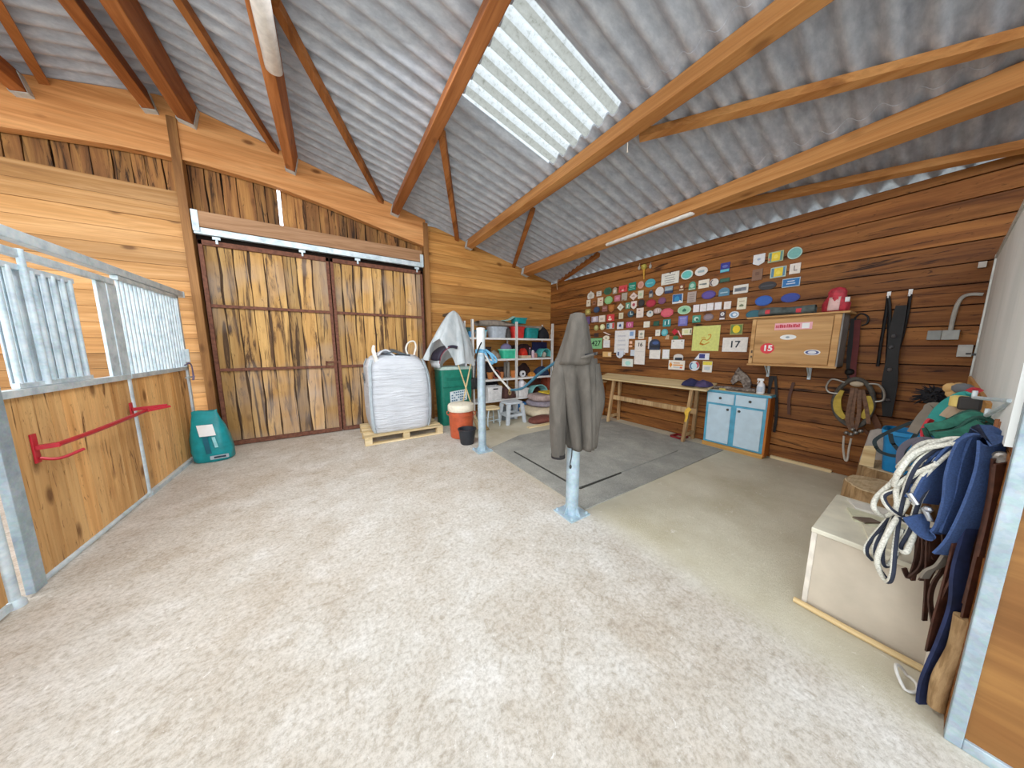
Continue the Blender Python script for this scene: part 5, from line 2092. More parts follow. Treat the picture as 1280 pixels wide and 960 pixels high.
FIF = [
    (734.4, 410.9, 4.4, 6.2, 'r', 'e0c9bf', 'tiny pinkish white', []),
    (745.6, 409.8, 5.2, 6.8, 'o', '9c9a5c', 'small olive oval', [('o', 0, .1, .5, .5, 'c4c284')]),
    (753.2, 408.8, 5.6, 7, 'o', 'd9d49c', 'pale yellow oval', [('o', 0, 0, .5, .6, 'eeeac0')]),
    (763.3, 407.4, 9.4, 7.6, 'r', 'c4cdd0', 'three-coloured', [('r', -.3, 0, .34, .9, '2a5568'), ('r', .38, 0, .24, .9, 'd0403c'), ('o', -.2, 0, .24, .5, '6a9aa8')]),
    (775.6, 406.9, 7.6, 9, 'r', 'd5d9de', 'whitish square with a blue figure', [('m', 0, .05, .4, .5, '33497a')]),
    (787.4, 406, 8.2, 7.6, 'r', 'c04f80', 'magenta square', [('o', 0, 0, .5, .7, 'dca0b8'), ('r', 0, 0, .12, .5, 'b03a70')]),
    (808.7, 405.6, 7.4, 8, 'r', 'e3ddcb', 'blank ivory square', []),
    (820.6, 404.4, 7, 6.6, 'r', '1f4a3c', 'blackish green', [('r', 0, 0, .7, .6, '265644')]),
    (833.8, 403.8, 9.4, 9.6, 'r', '2f8f90', 'teal square with white print', [('r', -.2, 0, .12, .5, 'cfe6e4'), ('r', .05, .05, .12, .6, '174a58'), ('r', .25, .1, .12, .6, 'cfe6e4')]),
    (854, 401.2, 11.2, 12.8, 'r', '6a68b0', 'blue-violet', [('r', 0, 0, .6, .6, '8280c4'), ('r', 0, .3, .7, .08, 'a8a6dc')]),
    (870.9, 398.7, 10, 9.6, 'r', '3f9079', 'sea green', [('o', 0, 0, .6, .6, 'bfe0d2'), ('r', .1, -.1, .3, .3, '1f5a4a')]),
    (885.9, 396.5, 12, 8.2, '8', '7a6a70', 'mauve-grey oval', [('o', 0, 0, .8, .6, '8c7d84')]),
    (903.3, 394.5, 6.8, 10.6, 'r', '4a3a40', 'rosette-like', [('o', 0, .18, .7, .45, 'd6d4d6'), ('o', 0, .18, .25, .18, '6a6468'), ('r', 0, -.38, .9, .18, 'e9e0e0')]),
    (918, 393.4, 12.2, 8.4, 'o', 'd9e2ea', 'white and blue oval', [('o', -.02, 0, .7, .7, '6f98bf'), ('o', .05, 0, .4, .45, 'e3eaf0')]),
]
seen = {}
for ri, row in enumerate((TOP, SEC, THI, FOU, FIF), 1):
    row.sort(key=lambda q: q[0])
    for i, (px, py, w, h, sh, col, desc, inn) in enumerate(row, 1):
        lab = '%s wall plaque, %s from left in the %s' % (desc, ORD[i], ROWN[ri])
        g = 'plaques in the %s' % ROWN[ri]
        plaque(px, py, w, h, sh, col, lab, inn, group=g)
LOW = [
    (745.6, 418.8, 5, 5, 'r', '3a2c2c', 'small dark square plaque just above the green 427 plate', [], 'plaque', None),
    (745.6, 429.4, 13.8, 13.2, 'r', '7fba80', 'green number plate reading 427', [], 'number plate', ('427', .72, '16301f', 0)),
    (758.6, 416.9, 9.6, 4, 'x', 'e6d2c6', 'small pinkish ribbon above the cream oval plaque', [], 'ribbon', None),
    (758.1, 422.4, 7.8, 6, 'o', 'e6ddc4', 'cream oval plaque right of the 427 plate', [('o', 0, -.05, .25, .25, '5c5448')], 'plaque', None),
    (758.3, 429.8, 8, 9.4, 'r', 'e3e0dc', 'small white sheet right of the 427 plate', lines('c9cdd0', 2), 'sheet', None),
    (777.1, 427, 17.4, 28, 'r', 'e2e0de', 'tall white sheet of paper pinned to the wall', lines('c9c9ce', 5), 'paper', None),
    (790.2, 418.2, 7.6, 10.8, 'r', 'dfe1e6', 'blue and white card right of the tall paper', [('r', -.05, .1, .6, .5, '7ea2cf')], 'card', None),
    (801.8, 418.3, 7, 10.8, 'r', 'e3dccc', 'cream card with a grey oval', [('o', 0, .08, .5, .35, '9aa094'), ('r', 0, -.3, .6, .1, '8d8a84')], 'card', None),
    (788.6, 428, 3.4, 3.4, 'r', 'eebc9c', 'upper one of two little peach tags', [], 'tag', None),
    (788.3, 432.8, 4.6, 2.4, 'o', 'eebc9c', 'lower one of two little peach tags', [], 'tag', None),
    (791.3, 441, 6, 7.6, 'r', 'c9d3dd', 'pale card half under the paper numbered 16', [], 'card', None),
    (799.8, 440.4, 13, 30.4, 'r', 'e4ddd5', 'long white paper numbered 16', [('r', 0, .03, .8, .006, '9a9a9a')], 'paper', ('16', .22, '12181c', .31)),
    (812.4, 428.5, 3.6, 14.6, 'r', 'e6ded4', 'narrow white strip left of the dark blue cap badge', [], 'strip', None),
    (818.4, 430.6, 13.2, 13.4, 'a', '2d3548', 'dark blue cap-shaped badge', [('o', .1, .15, .6, .3, '3f578c'), ('r', .05, -.2, .8, .2, '24282f')], 'badge', None),
    (818.6, 442.6, 13.4, 12, 'r', 'e6e2da', 'square white paper under the cap-shaped badge', [], 'paper', None),
    (832.4, 442.8, 8.8, 12.2, 'r', 'c9cdbb', 'white paper with a greenish border', [('r', 0, .03, .84, .86, 'e6e6ea')], 'paper', None),
    (822.4, 416, 5.8, 8, 'r', 'e3e0d4', 'small white card left of the aqua rosette', [('r', 0, .1, .5, .15, 'b9bdb8')], 'card', None),
    (831, 415.6, 8.2, 8.8, 'o', '49a3ae', 'aqua round rosette with a beige ribbon tail', [('o', 0, 0, .6, .6, '78bfc8')], 'rosette', None),
    (834, 421.5, 5, 5.4, 't', 'c4a684', 'beige ribbon tail under the aqua rosette', [], 'ribbon', None),
    (843.6, 414.8, 7.4, 8.4, 'd', 'bb1c2e', 'red ribbon bow pinned right of the aqua rosette', [], 'ribbon', None),
    (849.6, 417.4, 8.4, 9, 'x', 'd0485c', 'pink and red ribbon tail beside the red bow', [('x', .0, .05, .5, .8, 'e6c9c6')], 'ribbon', None),
    (858.8, 414.6, 11.8, 8.4, 'r', 'e6e2c0', 'cream plate with dark right edge', [('r', .4, 0, .1, .6, '4a4c44'), ('r', -.05, 0, .4, .5, 'd5d69c')], 'plate', None),
    (844.8, 422.2, 6.6, 4.6, 'o', '2f6e4c', 'small green oval above the white pinned paper', [], 'plaque', None),
    (847.1, 430.3, 15.8, 11.4, 'r', 'e6e3de', 'white paper pinned by two dark corners', [('r', -.33, .36, .1, .1, '5a5c60'), ('r', .33, .36, .1, .1, '5a5c60')], 'paper', None),
    (848.2, 446.2, 11.6, 7.4, 'a', 'd5d0c9', 'white cap badge above the orange arrow card', [('r', .05, -.3, .8, .4, '27303c')], 'badge', None),
    (759, 442.9, 10.6, 6.6, 'r', 'd9ac6a', 'small tan plate below the white sheet', [('r', .3, 0, .3, .7, 'e4cdb0')], 'plate', None),
    (775, 443.2, 8.4, 9.2, 's', 'd3d9e2', 'white and blue shield below the tall paper', [('r', -.2, .1, .25, .5, '56688c')], 'plaque', None),
    (784.6, 453.4, 13.2, 10, 'r', 'dbe0d4', 'white plate with an aqua centre, lowest at left', [('o', .05, -.05, .5, .6, 'a9dcd0')], 'plate', None),
    (845.7, 456.3, 20, 12.6, 'r', 'e8e0d2', 'white card with an orange arrow', [('d', -.36, 0, .22, .6, 'e08a24'), ('r', 0, .22, .4, .12, 'cda27c'), ('r', .1, 0, .6, .14, 'df9a50'), ('r', .05, -.25, .5, .1, 'b9bfc4'), ('r', .3, -.25, .14, .16, 'e0684c')], 'card', None),
    (868.2, 457.4, 12.6, 12.2, 'o', 'd9dce0', 'round white badge with red and blue edges', [('o', -.25, 0, .4, .66, '4a6a92'), ('o', .26, .1, .4, .6, 'c03a46'), ('o', 0, 0, .6, .6, 'bfe0ec')], 'badge', None),
    (877.4, 445.6, 18, 8, 't', 'dfe1e8', 'white card with a dark blue square', [('r', .02, .05, .4, .7, '2f377c')], 'card', None),
    (884.2, 458.4, 11.8, 14.2, 'r', 'e6e0d2', 'white card with a yellow top, lowest at right', [('r', 0, .32, .96, .32, 'e3cf44'), ('r', 0, -.15, .6, .3, 'bcc4c8')], 'card', None),
    (920.9, 411.9, 15.6, 13.8, 'r', '9c8f4a', 'yellow plate above the white 17 plate', [('r', 0, .03, .86, .8, '5f8040'), ('o', 0, .03, .6, .75, 'e8cc22')], 'plate', None),
    (918.6, 430.8, 31, 18, 'r', 'e6e1da', 'white number plate reading 17', [], 'number plate', ('17', .66, '22303a', 0)),
]
for (px, py, w, h, sh, col, lab, inn, cat, txt) in LOW:
    near = .0 if not lab.startswith(('square white paper', 'long white paper', 'tall white')) else .0
    plaque(px, py, w, h, sh, col, lab, inn, cat=cat, txt=txt, name={'paper': 'pinned_paper', 'card': 'wall_card', 'sheet': 'pinned_paper', 'number plate': 'number_plate', 'ribbon': 'ribbon', 'rosette': 'rosette', 'badge': 'badge', 'tag': 'tag', 'strip': 'paper_strip', 'plate': 'plate'}.get(cat, 'wall_plaque'),
           th=.006 if cat in ('paper', 'card', 'sheet', 'tag', 'strip', 'ribbon') else .012, X=XP-(.013 if lab.startswith(('pinned', 'white cap', 'dark blue cap', 'small pinkish', 'pink and red', 'long white', 'white and blue')) else 0))
po = plaque(882, 423, 33.6, 32, 'r', 'cfd474', 'large lime green poster with an orange drawing', [], cat='poster', name='poster', th=.004)
c0 = atX(882, 424, XP-.006)
OR = P('d99a3a', .6)
b = MB()


def pp(u, v):
    return V((XP-.0065, c0.y-u*.155, c0.z+v*.155))


b.tube([pp(-.45, -.35), pp(-.3, -.05), pp(-.1, .0), pp(.15, -.1), pp(.4, .15), pp(.42, .45), pp(.2, .4)], .007, 6, smooth=5)
b.tube([pp(-.5, -.5), pp(-.2, -.55), pp(.1, -.45), pp(.35, -.3)], .007, 6, smooth=5)
b.tube([pp(-.4, .1), pp(-.2, .2), pp(.0, .1)], .005, 6, smooth=5)
b.build('drawing', OR, po, smooth=True)
b = MB()
b.tube([pp(-.48, -.42), pp(-.3, -.5), pp(-.15, -.55)], .014, 6, smooth=4)
b.build('drawing_shade', P('b8741f', .6), po, smooth=True)
# teal plaque partly hidden by the wall cabinet
plaque(943, 393, 21, 11, 'o', '1f5262', 'dark teal oval plaque half hidden by the wall cabinet', [('o', 0, 0, .84, .74, '27606f')])
# yellow tassel and two little things by it
p = atX(805, 333.5, 4.94)
t = thing('yellow_horn', 'yellow ball-topped horn hanging above the plaques', 'horn', (4.95, p.y, p.z-.2))
MB().ball(p, .05, 14).build('ball', P('b5a546', .6), t, smooth=True)
b = MB()
q = atX(805, 349, 4.945)
b.tube([p-V((0, 0, .03)), q], [.022, .010], 10)
b.build('stem', P('c9932f', .6), t, smooth=True)
for px, py, c, l in ((799, 335, 'c9c2b4', 'little white charm left of the yellow horn'), (813, 333, 'b5b0a6', 'little grey charm right of the yellow horn')):
    p = atX(px, py, 4.95)
    b = MB()
    b.ball(p, .024, 10, sz=1.5)
    b.tube([p+V((0, 0, .03)), p+V((.012, 0, .08))], .004, 5)
    b.build('wall_charm', P(c, .6), label=l, cat='charm', smooth=True)
p = atX(697, 345, 4.93)
b = MB()
b.tube([p, p+V((0, 0, -.06)), p+V((-.01, .01, -.2)), p+V((0, 0, -.33))], .009, 6, smooth=4)
b.ball(p, .025, 8)
b.build('nail_cord', P('b59a7a', .7), label='short cord hanging on a nail in the room corner', cat='cord', smooth=True)

# ------------------------------------------------------------------ lamps and a cord
LAMPW = P('e3ded8', .4)


def lamp(x, y0, y1, z, w, lab, h=.08):
    t = thing('strip_lamp', lab, 'lamp', (x, (y0+y1)/2, z))
    b = MB()
    b.box(x-w/2, x+w/2, y0+.02, y1-.02, z+h*.55, z+h)
    b.build('housing', LAMPW, t, bevel=.006)
    b = MB()
    m = 16
    rings = []
    for y, s in ((y0, .8), (y0+.015, 1), (y1-.015, 1), (y1, .8)):
        rings.append([V((x+w*.52*s*cos(q), y, z+h*.55+h*.55*s*sin(q)-.0)) for q in [pi+pi*k/(m-1) for k in range(m)]])
    b.loft(rings)
    b.build('diffuser', P('f0ece6', .25), t, smooth=True, ang=50)


lamp(-.255, 2.62, 3.78, 4.055, .13, 'long white strip lamp under a purlin at the top left', .10)
lamp(4.03, 1.96, 3.31, 3.17, .075, 'thin white strip lamp under the purlin above the plaques', .05)
b = MB()
p = atX(785, 169, 2.66)
b.tube([p, p+V((0, 0, -.08)), p+V((.003, 0, -.15))], .004, 6)
b.ball(p+V((.003, 0, -.15)), .009, 8)
b.build('pull_cord', P('e0d5c4', .6), label='short pull cord hanging from the pale purlin', cat='cord', smooth=True)
# ------------------------------------------------------------------ tack hanging on the plaque wall
def wx(px, py, X):
    return atX(px, py, X)


# reins beside the blue cabinet
b = MB()
for i, (dx, zb) in enumerate(((0, .30), (.03, .42), (-.03, .36))):
    p = wx(963+i*3, 470, 4.945)
    b.ribbon([p, p+V((-.012, -.01+dx, -.25)), p+V((-.01, -.02+dx*1.4, -.5)), V((4.945, p.y-.03+dx, zb))], .028, (0, 1, 0), .006, 5)
b.build('hanging_reins', BLACKL, label='black leather reins hanging right of the blue cabinet', cat='reins', smooth=True)
b = MB()
p = wx(992, 478, 4.95)
b.ribbon([p, p+V((-.01, .02, -.2)), p+V((-.01, 0, -.42))], .03, (0, 1, 0), .005, 5)
b.build('brown_strap', P('4a2a1c', .6), label='short brown strap below the wall cabinet', cat='strap', smooth=True)

# horse collar with yellow pads
t = thing('horse_collar', 'driving harness collar with yellow pads hanging on the wall', 'harness', tuple(wx(1070, 560, 4.85)))
X0 = 4.84
cpts = [(1066, 474), (1050, 485), (1042, 502), (1046, 519), (1058, 530), (1072, 533), (1083, 525), (1091, 508), (1090, 490), (1080, 477)]
b = MB()
b.tube([wx(x, y, X0) for x, y in cpts[:]], .022, 10, closed=True, smooth=5)
b.build('collar_roll', P('4a4640', .75, 0, .3, 20), t, smooth=True, ang=70)
YEL = P('b59a3c', .8, 0, .2)
for pts in ([(1053, 488), (1047, 500), (1048, 513), (1056, 523)], [(1086, 495), (1087, 507), (1083, 517), (1077, 522)]):
    b = MB()
    b.ribbon([wx(x, y, X0-.01) for x, y in pts], [.03, .055, .06, .04], (0, 1, 0), .03, 5)
    b.build('yellow_pad', YEL, t, smooth=True)
b = MB()
p = wx(1071, 480, X0-.05)
b.ball(p, .05, 16, sx=.5, sz=.6)
b.tube([p, p+V((.1, 0, 0))], .03, 10)
b.build('mounting_knob', P('b5a58c', .6), t, smooth=True)
WIRE = P('9a958c', .4, .7)
for pts in ([(1056, 478), (1040, 474), (1033, 483), (1036, 490), (1047, 492)], [(1086, 480), (1098, 481), (1105, 490), (1104, 500), (1094, 502)]):
    b = MB()
    b.tube([wx(x, y, X0-.02) for x, y in pts], .009, 8, smooth=5)
    b.build('hame_hook', WIRE, t, smooth=True)
b = MB()
for i, pts in enumerate(([(1066, 485), (1062, 505), (1059, 525), (1064, 538)], [(1070, 485), (1066, 510), (1065, 530), (1070, 542)], [(1074, 487), (1074, 510), (1072, 528), (1067, 540)], [(1078, 487), (1083, 510), (1086, 530)], [(1060, 520), (1068, 524), (1076, 521)])):
    b.ribbon([wx(x, y, X0-.06+.01*i) for x, y in pts], .03, (0, 1, .1), .006, 5)
b.build('trace_straps', P('6a4a35', .6, 0, .3, 30), t, smooth=True)
b = MB()
for x, y in ((1058, 541), (1064, 543), (1070, 541), (1076, 539), (1066, 537)):
    b.ball(wx(x, y, X0-.06), .022, 10)
b.build('buckles', P('8f8a84', .35, .8), t, smooth=True)
b = MB()
b.tube([wx(x, y, X0-.04) for x, y in ((1055, 545), (1054, 560), (1056, 574), (1059, 575), (1061, 562), (1064, 548))], .009, 8, smooth=5)
b.build('rope_loop', P('b9b2a4', .7), t, smooth=True)
b = MB()
b.ribbon([wx(1086, 512, 4.9), wx(1094, 525, 4.9), wx(1100, 540, 4.9)], .05, (0, 1, .3), .008, 4)
b.ribbon([wx(1078, 535, 4.9), wx(1088, 545, 4.9), wx(1096, 552, 4.9)], .03, (0, 1, .3), .008, 4)
b.build('brown_flap', P('5f3a25', .7), t, smooth=True)
# red and black straps above the collar
t = thing('driving_bridle', 'dark bridle with a red strap above the horse collar', 'bridle', tuple(wx(1070, 470, 4.93)))
b = MB()
b.ribbon([wx(1072, 400, 4.94), wx(1070, 430, 4.93), wx(1067, 455, 4.92), wx(1066, 472, 4.90)], .045, (0, 1, 0), .01, 5)
b.build('red_strap', P('5a1f1f', .7), t, smooth=True)
b = MB()
b.ribbon([wx(1067, 398, 4.945), wx(1063, 430, 4.94), wx(1061, 460, 4.93), wx(1063, 475, 4.9)], .04, (0, 1, 0), .01, 5)
b.tube([wx(x, y, 4.945) for x, y in ((1068, 398), (1076, 392), (1085, 396), (1084, 404), (1077, 407))], .008, 6, smooth=4)
b.ball(wx(1062, 465, 4.91), .04, 10)
b.build('black_strap', BLACKL, t, smooth=True)
# long black reins on two white hooks
t = thing('long_reins', 'long black harness straps hanging from two white hooks', 'reins', tuple(wx(1112, 520, 4.93)))
b = MB()
b.ribbon([wx(1127, 382, 4.935), wx(1121, 410, 4.92), wx(1116, 445, 4.90), wx(1112, 480, 4.90), wx(1109, 520, 4.91)], [.07, .085, .075, .10, .06], (0, 1, 0), .04, 6)
b.build('strap_bundle', BLACKL, t, smooth=True)
b = MB()
b.tube([wx(x, y, 4.945) for x, y in ((1110, 372), (1106, 400), (1101, 430), (1097, 458))], .012, 6, smooth=5)
b.tube([wx(x, y, 4.945) for x, y in ((1138, 368), (1134, 395), (1128, 420), (1120, 445))], .012, 6, smooth=5)
b.tube([wx(x, y, 4.94) for x, y in ((1110, 370), (1112, 392), (1108, 470))], .014, 6, smooth=5)
b.build('thin_rein', BLACKL, t, smooth=True)
b = MB()
for x, y in ((1114, 434), (1112, 462), (1117, 420), (1110, 500)):
    b.ball(wx(x, y, 4.875), .018, 8)
b.build('buckles', P('77777a', .35, .8), t, smooth=True)
for x, y, l in ((1111, 369, 'white wall hook above the long reins, left one'), (1138, 366, 'white wall hook above the long reins, right one')):
    p = wx(x, y, 4.962)
    b = MB()
    b.box(p.x-.003, p.x+.008, p.y-.012, p.y+.012, p.z-.03, p.z+.035)
    b.tube([p+V((0, 0, -.02)), p+V((-.03, 0, -.03)), p+V((-.035, 0, .005))], .006, 6, smooth=4)
    b.build('wall_hook', WHITEP, label=l, cat='hook')

# conduit and boxes
PIPE = P('a8a69f', .5)
b = MB()
b.tube([wx(x, y, 4.945) for x, y in ((1229, 368), (1214, 368), (1204, 371), (1197, 380), (1192, 395), (1188, 414))], .014, 8, smooth=5)
b.build('conduit', PIPE, label='grey cable conduit bending down to the junction box', cat='conduit', smooth=True)
a, c = wx(1160, 413.5, 4.93), wx(1198, 424.5, 4.93)
t = thing('junction_box', 'grey electrical junction box on the dark planks', 'junction box', (4.94, (a.y+c.y)/2, c.z))
MB().box(4.905, 4.966, c.y+(a.y-c.y)*.55, a.y, c.z, a.z).build('box_body', P('8d918f', .5), t, bevel=.004)
MB().box(4.90, 4.966, c.y, c.y+(a.y-c.y)*.54, c.z, a.z).build('box_body', P('a3a6a2', .5), t, bevel=.004)
a, c = wx(1198, 431, 4.90), wx(1214, 446, 4.90)
t = thing('switch_plate', 'small white plate beside the grey panel edge', 'plate', (4.92, (a.y+c.y)/2, c.z))
MB().box(4.90, 4.965, c.y, a.y, c.z, a.z).build('plate_body', P('b9b9b4', .5), t, bevel=.003)
MB().box(4.893, 4.90, c.y+.004, c.y+.03, c.z+.02, c.z+.035).build('bolt', P('3a3a3a', .5), t)
MB().box(4.92, 4.94, c.y-.04, c.y+.005, c.z+.01, c.z+.03).build('hinge_arm', P('4a4a4a', .5, .5), t)
p = wx(1228, 331, 4.95)
b = MB()
b.box(4.93, 4.966, p.y-.02, p.y+.02, p.z-.025, p.z+.025)
b.build('wall_bracket', P('c4c0b8', .5), label='little white bracket by the top corner of the grey panel', cat='bracket')

# ------------------------------------------------------------------ stumps, bucket, box
def stump(cx, cy, r, h, lab):
    t = thing('tree_stump', lab, 'stump', (cx, cy, 0))
    rn = random.Random(int(cx*100))
    ph = [rn.uniform(0, 6) for _ in range(4)]

    def rad(a, q):
        return r*(1+.05*sin(3*a+ph[0])+.03*sin(7*a+ph[1])+.015*sin(17*a+ph[2]))*(1+.06*(1-q))
    M2 = 48
    rings = [[V((cx+rad(2*pi*k/M2, q)*cos(2*pi*k/M2), cy+rad(2*pi*k/M2, q)*sin(2*pi*k/M2), h*q)) for k in range(M2)] for q in (0, .3, .6, .9, .985)]
    MB().loft(rings).build('bark', W_BARK, t, smooth=True)
    rings = [[V((cx+s*rad(2*pi*k/M2, 1)*cos(2*pi*k/M2), cy+s*rad(2*pi*k/M2, 1)*sin(2*pi*k/M2), z)) for k in range(M2)] for s, z in ((.985, h*.985), (.965, h), (.5, h+.002), (.05, h+.002))]
    MB().loft(rings).build('sawn_face', W_LOG, t, smooth=True)


stump(4.12, .10, .235, .44, 'sawn tree stump carrying the blue bucket')
stump(3.60, .16, .205, .40, 'sawn tree stump nearest the white chest')
c0 = V((4.04, .105, .443))
t = thing('blue_bucket', 'bright blue bucket standing on the tree stump', 'bucket', c0)
MB().loft([rrect(c0.x, c0.y, .22, .20, .443, 28, .5), rrect(c0.x, c0.y, .28, .25, .80, 28, .5), rrect(c0.x, c0.y, .265, .235, .80, 28, .5), rrect(c0.x, c0.y, .2, .18, .46, 28, .5)]).build('bucket_body', P('1377b4', .4), t, smooth=True)
MB().loft([rrect(c0.x, c0.y, .28, .25, .765, 28, .5), rrect(c0.x, c0.y, .30, .27, .768, 28, .5), rrect(c0.x, c0.y, .30, .27, .80, 28, .5), rrect(c0.x, c0.y, .27, .24, .80, 28, .5)], None, (False, False)).build('rim', P('1688c8', .4), t, smooth=True)
b = MB()
b.prism([(3.95, .245, .444), (3.95, .325, .444), (4.0, .318, .61), (4.0, .25, .63)], (.02, 0, 0))
b.build('wooden_board', W_PALE, label='pale wooden board leaning beside the blue bucket', cat='board')
b = MB()
b.loft([rrect(4.36, .28, .1, .14, .0, 16, .6), rrect(4.36, .28, .12, .16, .4, 16, .6), rrect(4.38, .27, .08, .12, .69, 16, .6), rrect(4.38, .27, .02, .03, .72, 16, .6)])
b.build('grey_sack', P('a29a92', .8), label='grey sack standing behind the leaning board', cat='sack', smooth=True, ang=70)

# ------------------------------------------------------------------ white chest
CH = P('bdb09c', .5, 0, .1, 5)
t = thing('white_chest', 'cream painted chest standing below the hanging straps', 'chest', (2.56, .1, 0))
b = MB()
b.box(2.245, 2.88, -.115, .305, .0, .455)
b.build('chest_body', CH, t, bevel=.006)
b = MB()
b.box(2.235, 2.90, -.12, .312, .455, .482)
b.build('lid', P('d9d3bd', .5, 0, .12, 7), t, bevel=.004)
b = MB()
b.box(2.238, 2.26, .288, .31, 0, .455)
b.build('corner_batten', P('ded4c4', .5), t, bevel=.003)
b = MB()
b.box(2.238, 2.26, -.12, -.1, 0, .455)
b.build('corner_batten', P('ded4c4', .5), t, bevel=.003)
for i, (x0, x1, y0, y1, c, l) in enumerate(((2.28, 2.50, .02, .16, 'e0dac0', 'white board lying on the chest lid, nearest the front'), (2.52, 2.68, -.04, .24, 'd0cfb0', 'cream board lying across the chest lid'), (2.72, 2.84, .0, .26, 'dcd8cc', 'white board lying at the back of the chest lid'))):
    b = MB()
    b.prism([(x0, y0, .483), (x1, y0+.04, .483), (x1, y1, .483), (x0, y1-.05, .483)], (0, 0, .012))
    b.build('thin_board', P(c, .5), label=l, cat='board')
b = MB()
b.prism([(2.50, .15, .497), (2.58, .10, .497), (2.60, .14, .497), (2.53, .20, .497)], (0, 0, .008))
b.build('dark_scrap', P('6a5c50', .6), label='dark scrap lying on the boards of the chest', cat='scrap')
b = MB()
b.tube([(2.205, .335, .018), (2.2, .12, .018), (2.205, -.11, .018)], .016, 8)
b.build('wooden_pole', W_PALE, label='thin wooden pole on the floor before the chest', cat='pole', smooth=True)

# ------------------------------------------------------------------ straps and ropes hanging on the partition
def C(cx, cy):
    return 980+cx/3.2, 460+cy/3.2


def pl(pts, X):
    return [atX(*C(x, y), X if not isinstance(X, list) else X[i]) for i, (x, y) in enumerate(pts)]


# pegs
for i, (p, q, l) in enumerate((((905, 132), (760, 118), 'upper metal peg on the grey panel'), ((925, 130), (810, 190), 'lower metal peg slanting from the grey panel'))):
    a, c = atX(*C(*p), 2.0), atX(*C(*q), 2.35)
    b = MB()
    b.tube([a, c], .007, 8)
    b.tube([c, c+V((0, .0, .03))], .007, 8)
    b.build('peg', GALV, label=l, cat='peg', smooth=True)
b = MB()
b.bar((2.45, -.115, 1.12), (3.4, -.115, 1.12), .03, .03)
b.build('hanger_rail', W_PALEX, label='wooden rail the straps and halters hang from', cat='rail')
# rope coils
side = U3
t = thing('striped_rope', 'coiled white rope with a dark stripe hanging in loops', 'rope', tuple(atX(*C(430, 850), 2.12)))
ST = [([(740, 285), (640, 288), (520, 350), (440, 450), (372, 515), (360, 560), (400, 592), (450, 560), (452, 480), (520, 420), (640, 350), (722, 300)], 2.10),
      ([(700, 290), (600, 330), (520, 400), (470, 540), (445, 700), (432, 830), (405, 850), (372, 770), (415, 660), (480, 560), (560, 430), (680, 320)], 2.07),
      ([(690, 300), (560, 380), (480, 470), (440, 570), (345, 690), (328, 735), (350, 765)], 2.13),
      ([(720, 310), (620, 420), (545, 520), (505, 640), (465, 715), (490, 735), (520, 660), (535, 570), (520, 540)], 2.09),
      ([(740, 290), (560, 300), (482, 370), (462, 402), (540, 392), (660, 330)], 2.14),
      ([(700, 300), (540, 330), (470, 400), (440, 470), (500, 430), (610, 380)], 2.05),
      ([(680, 310), (590, 380), (500, 470), (430, 620), (395, 720), (400, 790), (440, 760), (470, 640)], 2.12),
      ([(730, 300), (650, 350), (560, 420), (470, 480), (400, 510), (420, 560), (480, 600)], 2.08),
      ([(735, 296), (600, 312), (500, 372), (450, 430), (480, 450), (560, 400), (690, 312)], 2.16),
      ([(725, 292), (620, 330), (530, 420), (480, 520), (400, 640), (362, 720), (380, 800), (420, 855)], 2.15),
      ([(735, 300), (660, 340), (600, 420), (540, 480), (480, 560), (470, 600), (500, 610), (540, 560)], 2.13)]
for pts, X in ST:
    b = MB()
    n_ = len(pts)
    b.tube(pl(pts, [X+.03*sin(2.3*i) for i in range(n_)]), .0095, 8, smooth=7, stripe=True)
    b.build('rope_loop', ROPE, t, smooth=True, ang=80)
b = MB()
b.tube([atX(*C(500, 500), 2.03), atX(*C(530, 545), 2.03)], .009, 8)
b.tube([atX(*C(560, 560), 2.03), atX(*C(585, 610), 2.03)], .009, 8)
b.ball(atX(*C(575, 565), 2.03), .014, 8)
b.build('snap_hook', P('b9bcc0', .3, .9), t, smooth=True)
# navy webbing
t = thing('navy_girth', 'wide navy blue webbing straps draped over the peg', 'strap', tuple(atX(*C(650, 740), 2.08)))
NV = [([(800, 268), (828, 285), (818, 400), (770, 540), (700, 680), (640, 745)], 2.02, .095),
      ([(795, 264), (735, 300), (690, 420), (675, 540), (640, 640), (590, 660), (535, 620), (515, 590)], 2.04, .085),
      ([(790, 266), (700, 330), (620, 430), (560, 540)], 2.09, .12),
      ([(785, 268), (680, 320), (590, 400), (520, 520)], 2.11, .08),
      ([(790, 268), (745, 380), (720, 500), (660, 660)], 2.06, .075)]
for pts, X, w in NV:
    b = MB()
    b.ribbon(pl(pts, [X+.012*sin(1.7*i) for i in range(len(pts))]), w, side, .008, 8)
    b.build('webbing', NAVY, t, smooth=True, ang=60)
b = MB()
b.ribbon(pl([(745, 640), (715, 740), (700, 830), (690, 950)], [2.04, 2.03, 2.02, 2.02])+[atX(1180, 800, 2.02), atX(1158, 850, 2.02), atX(1151, 882, 2.0)], [.05, .05, .06, .06, .055, .05, .035], side, .01, 6)
b.build('webbing_tail', P('1c2546', .85, 0, .3), t, smooth=True, ang=60)
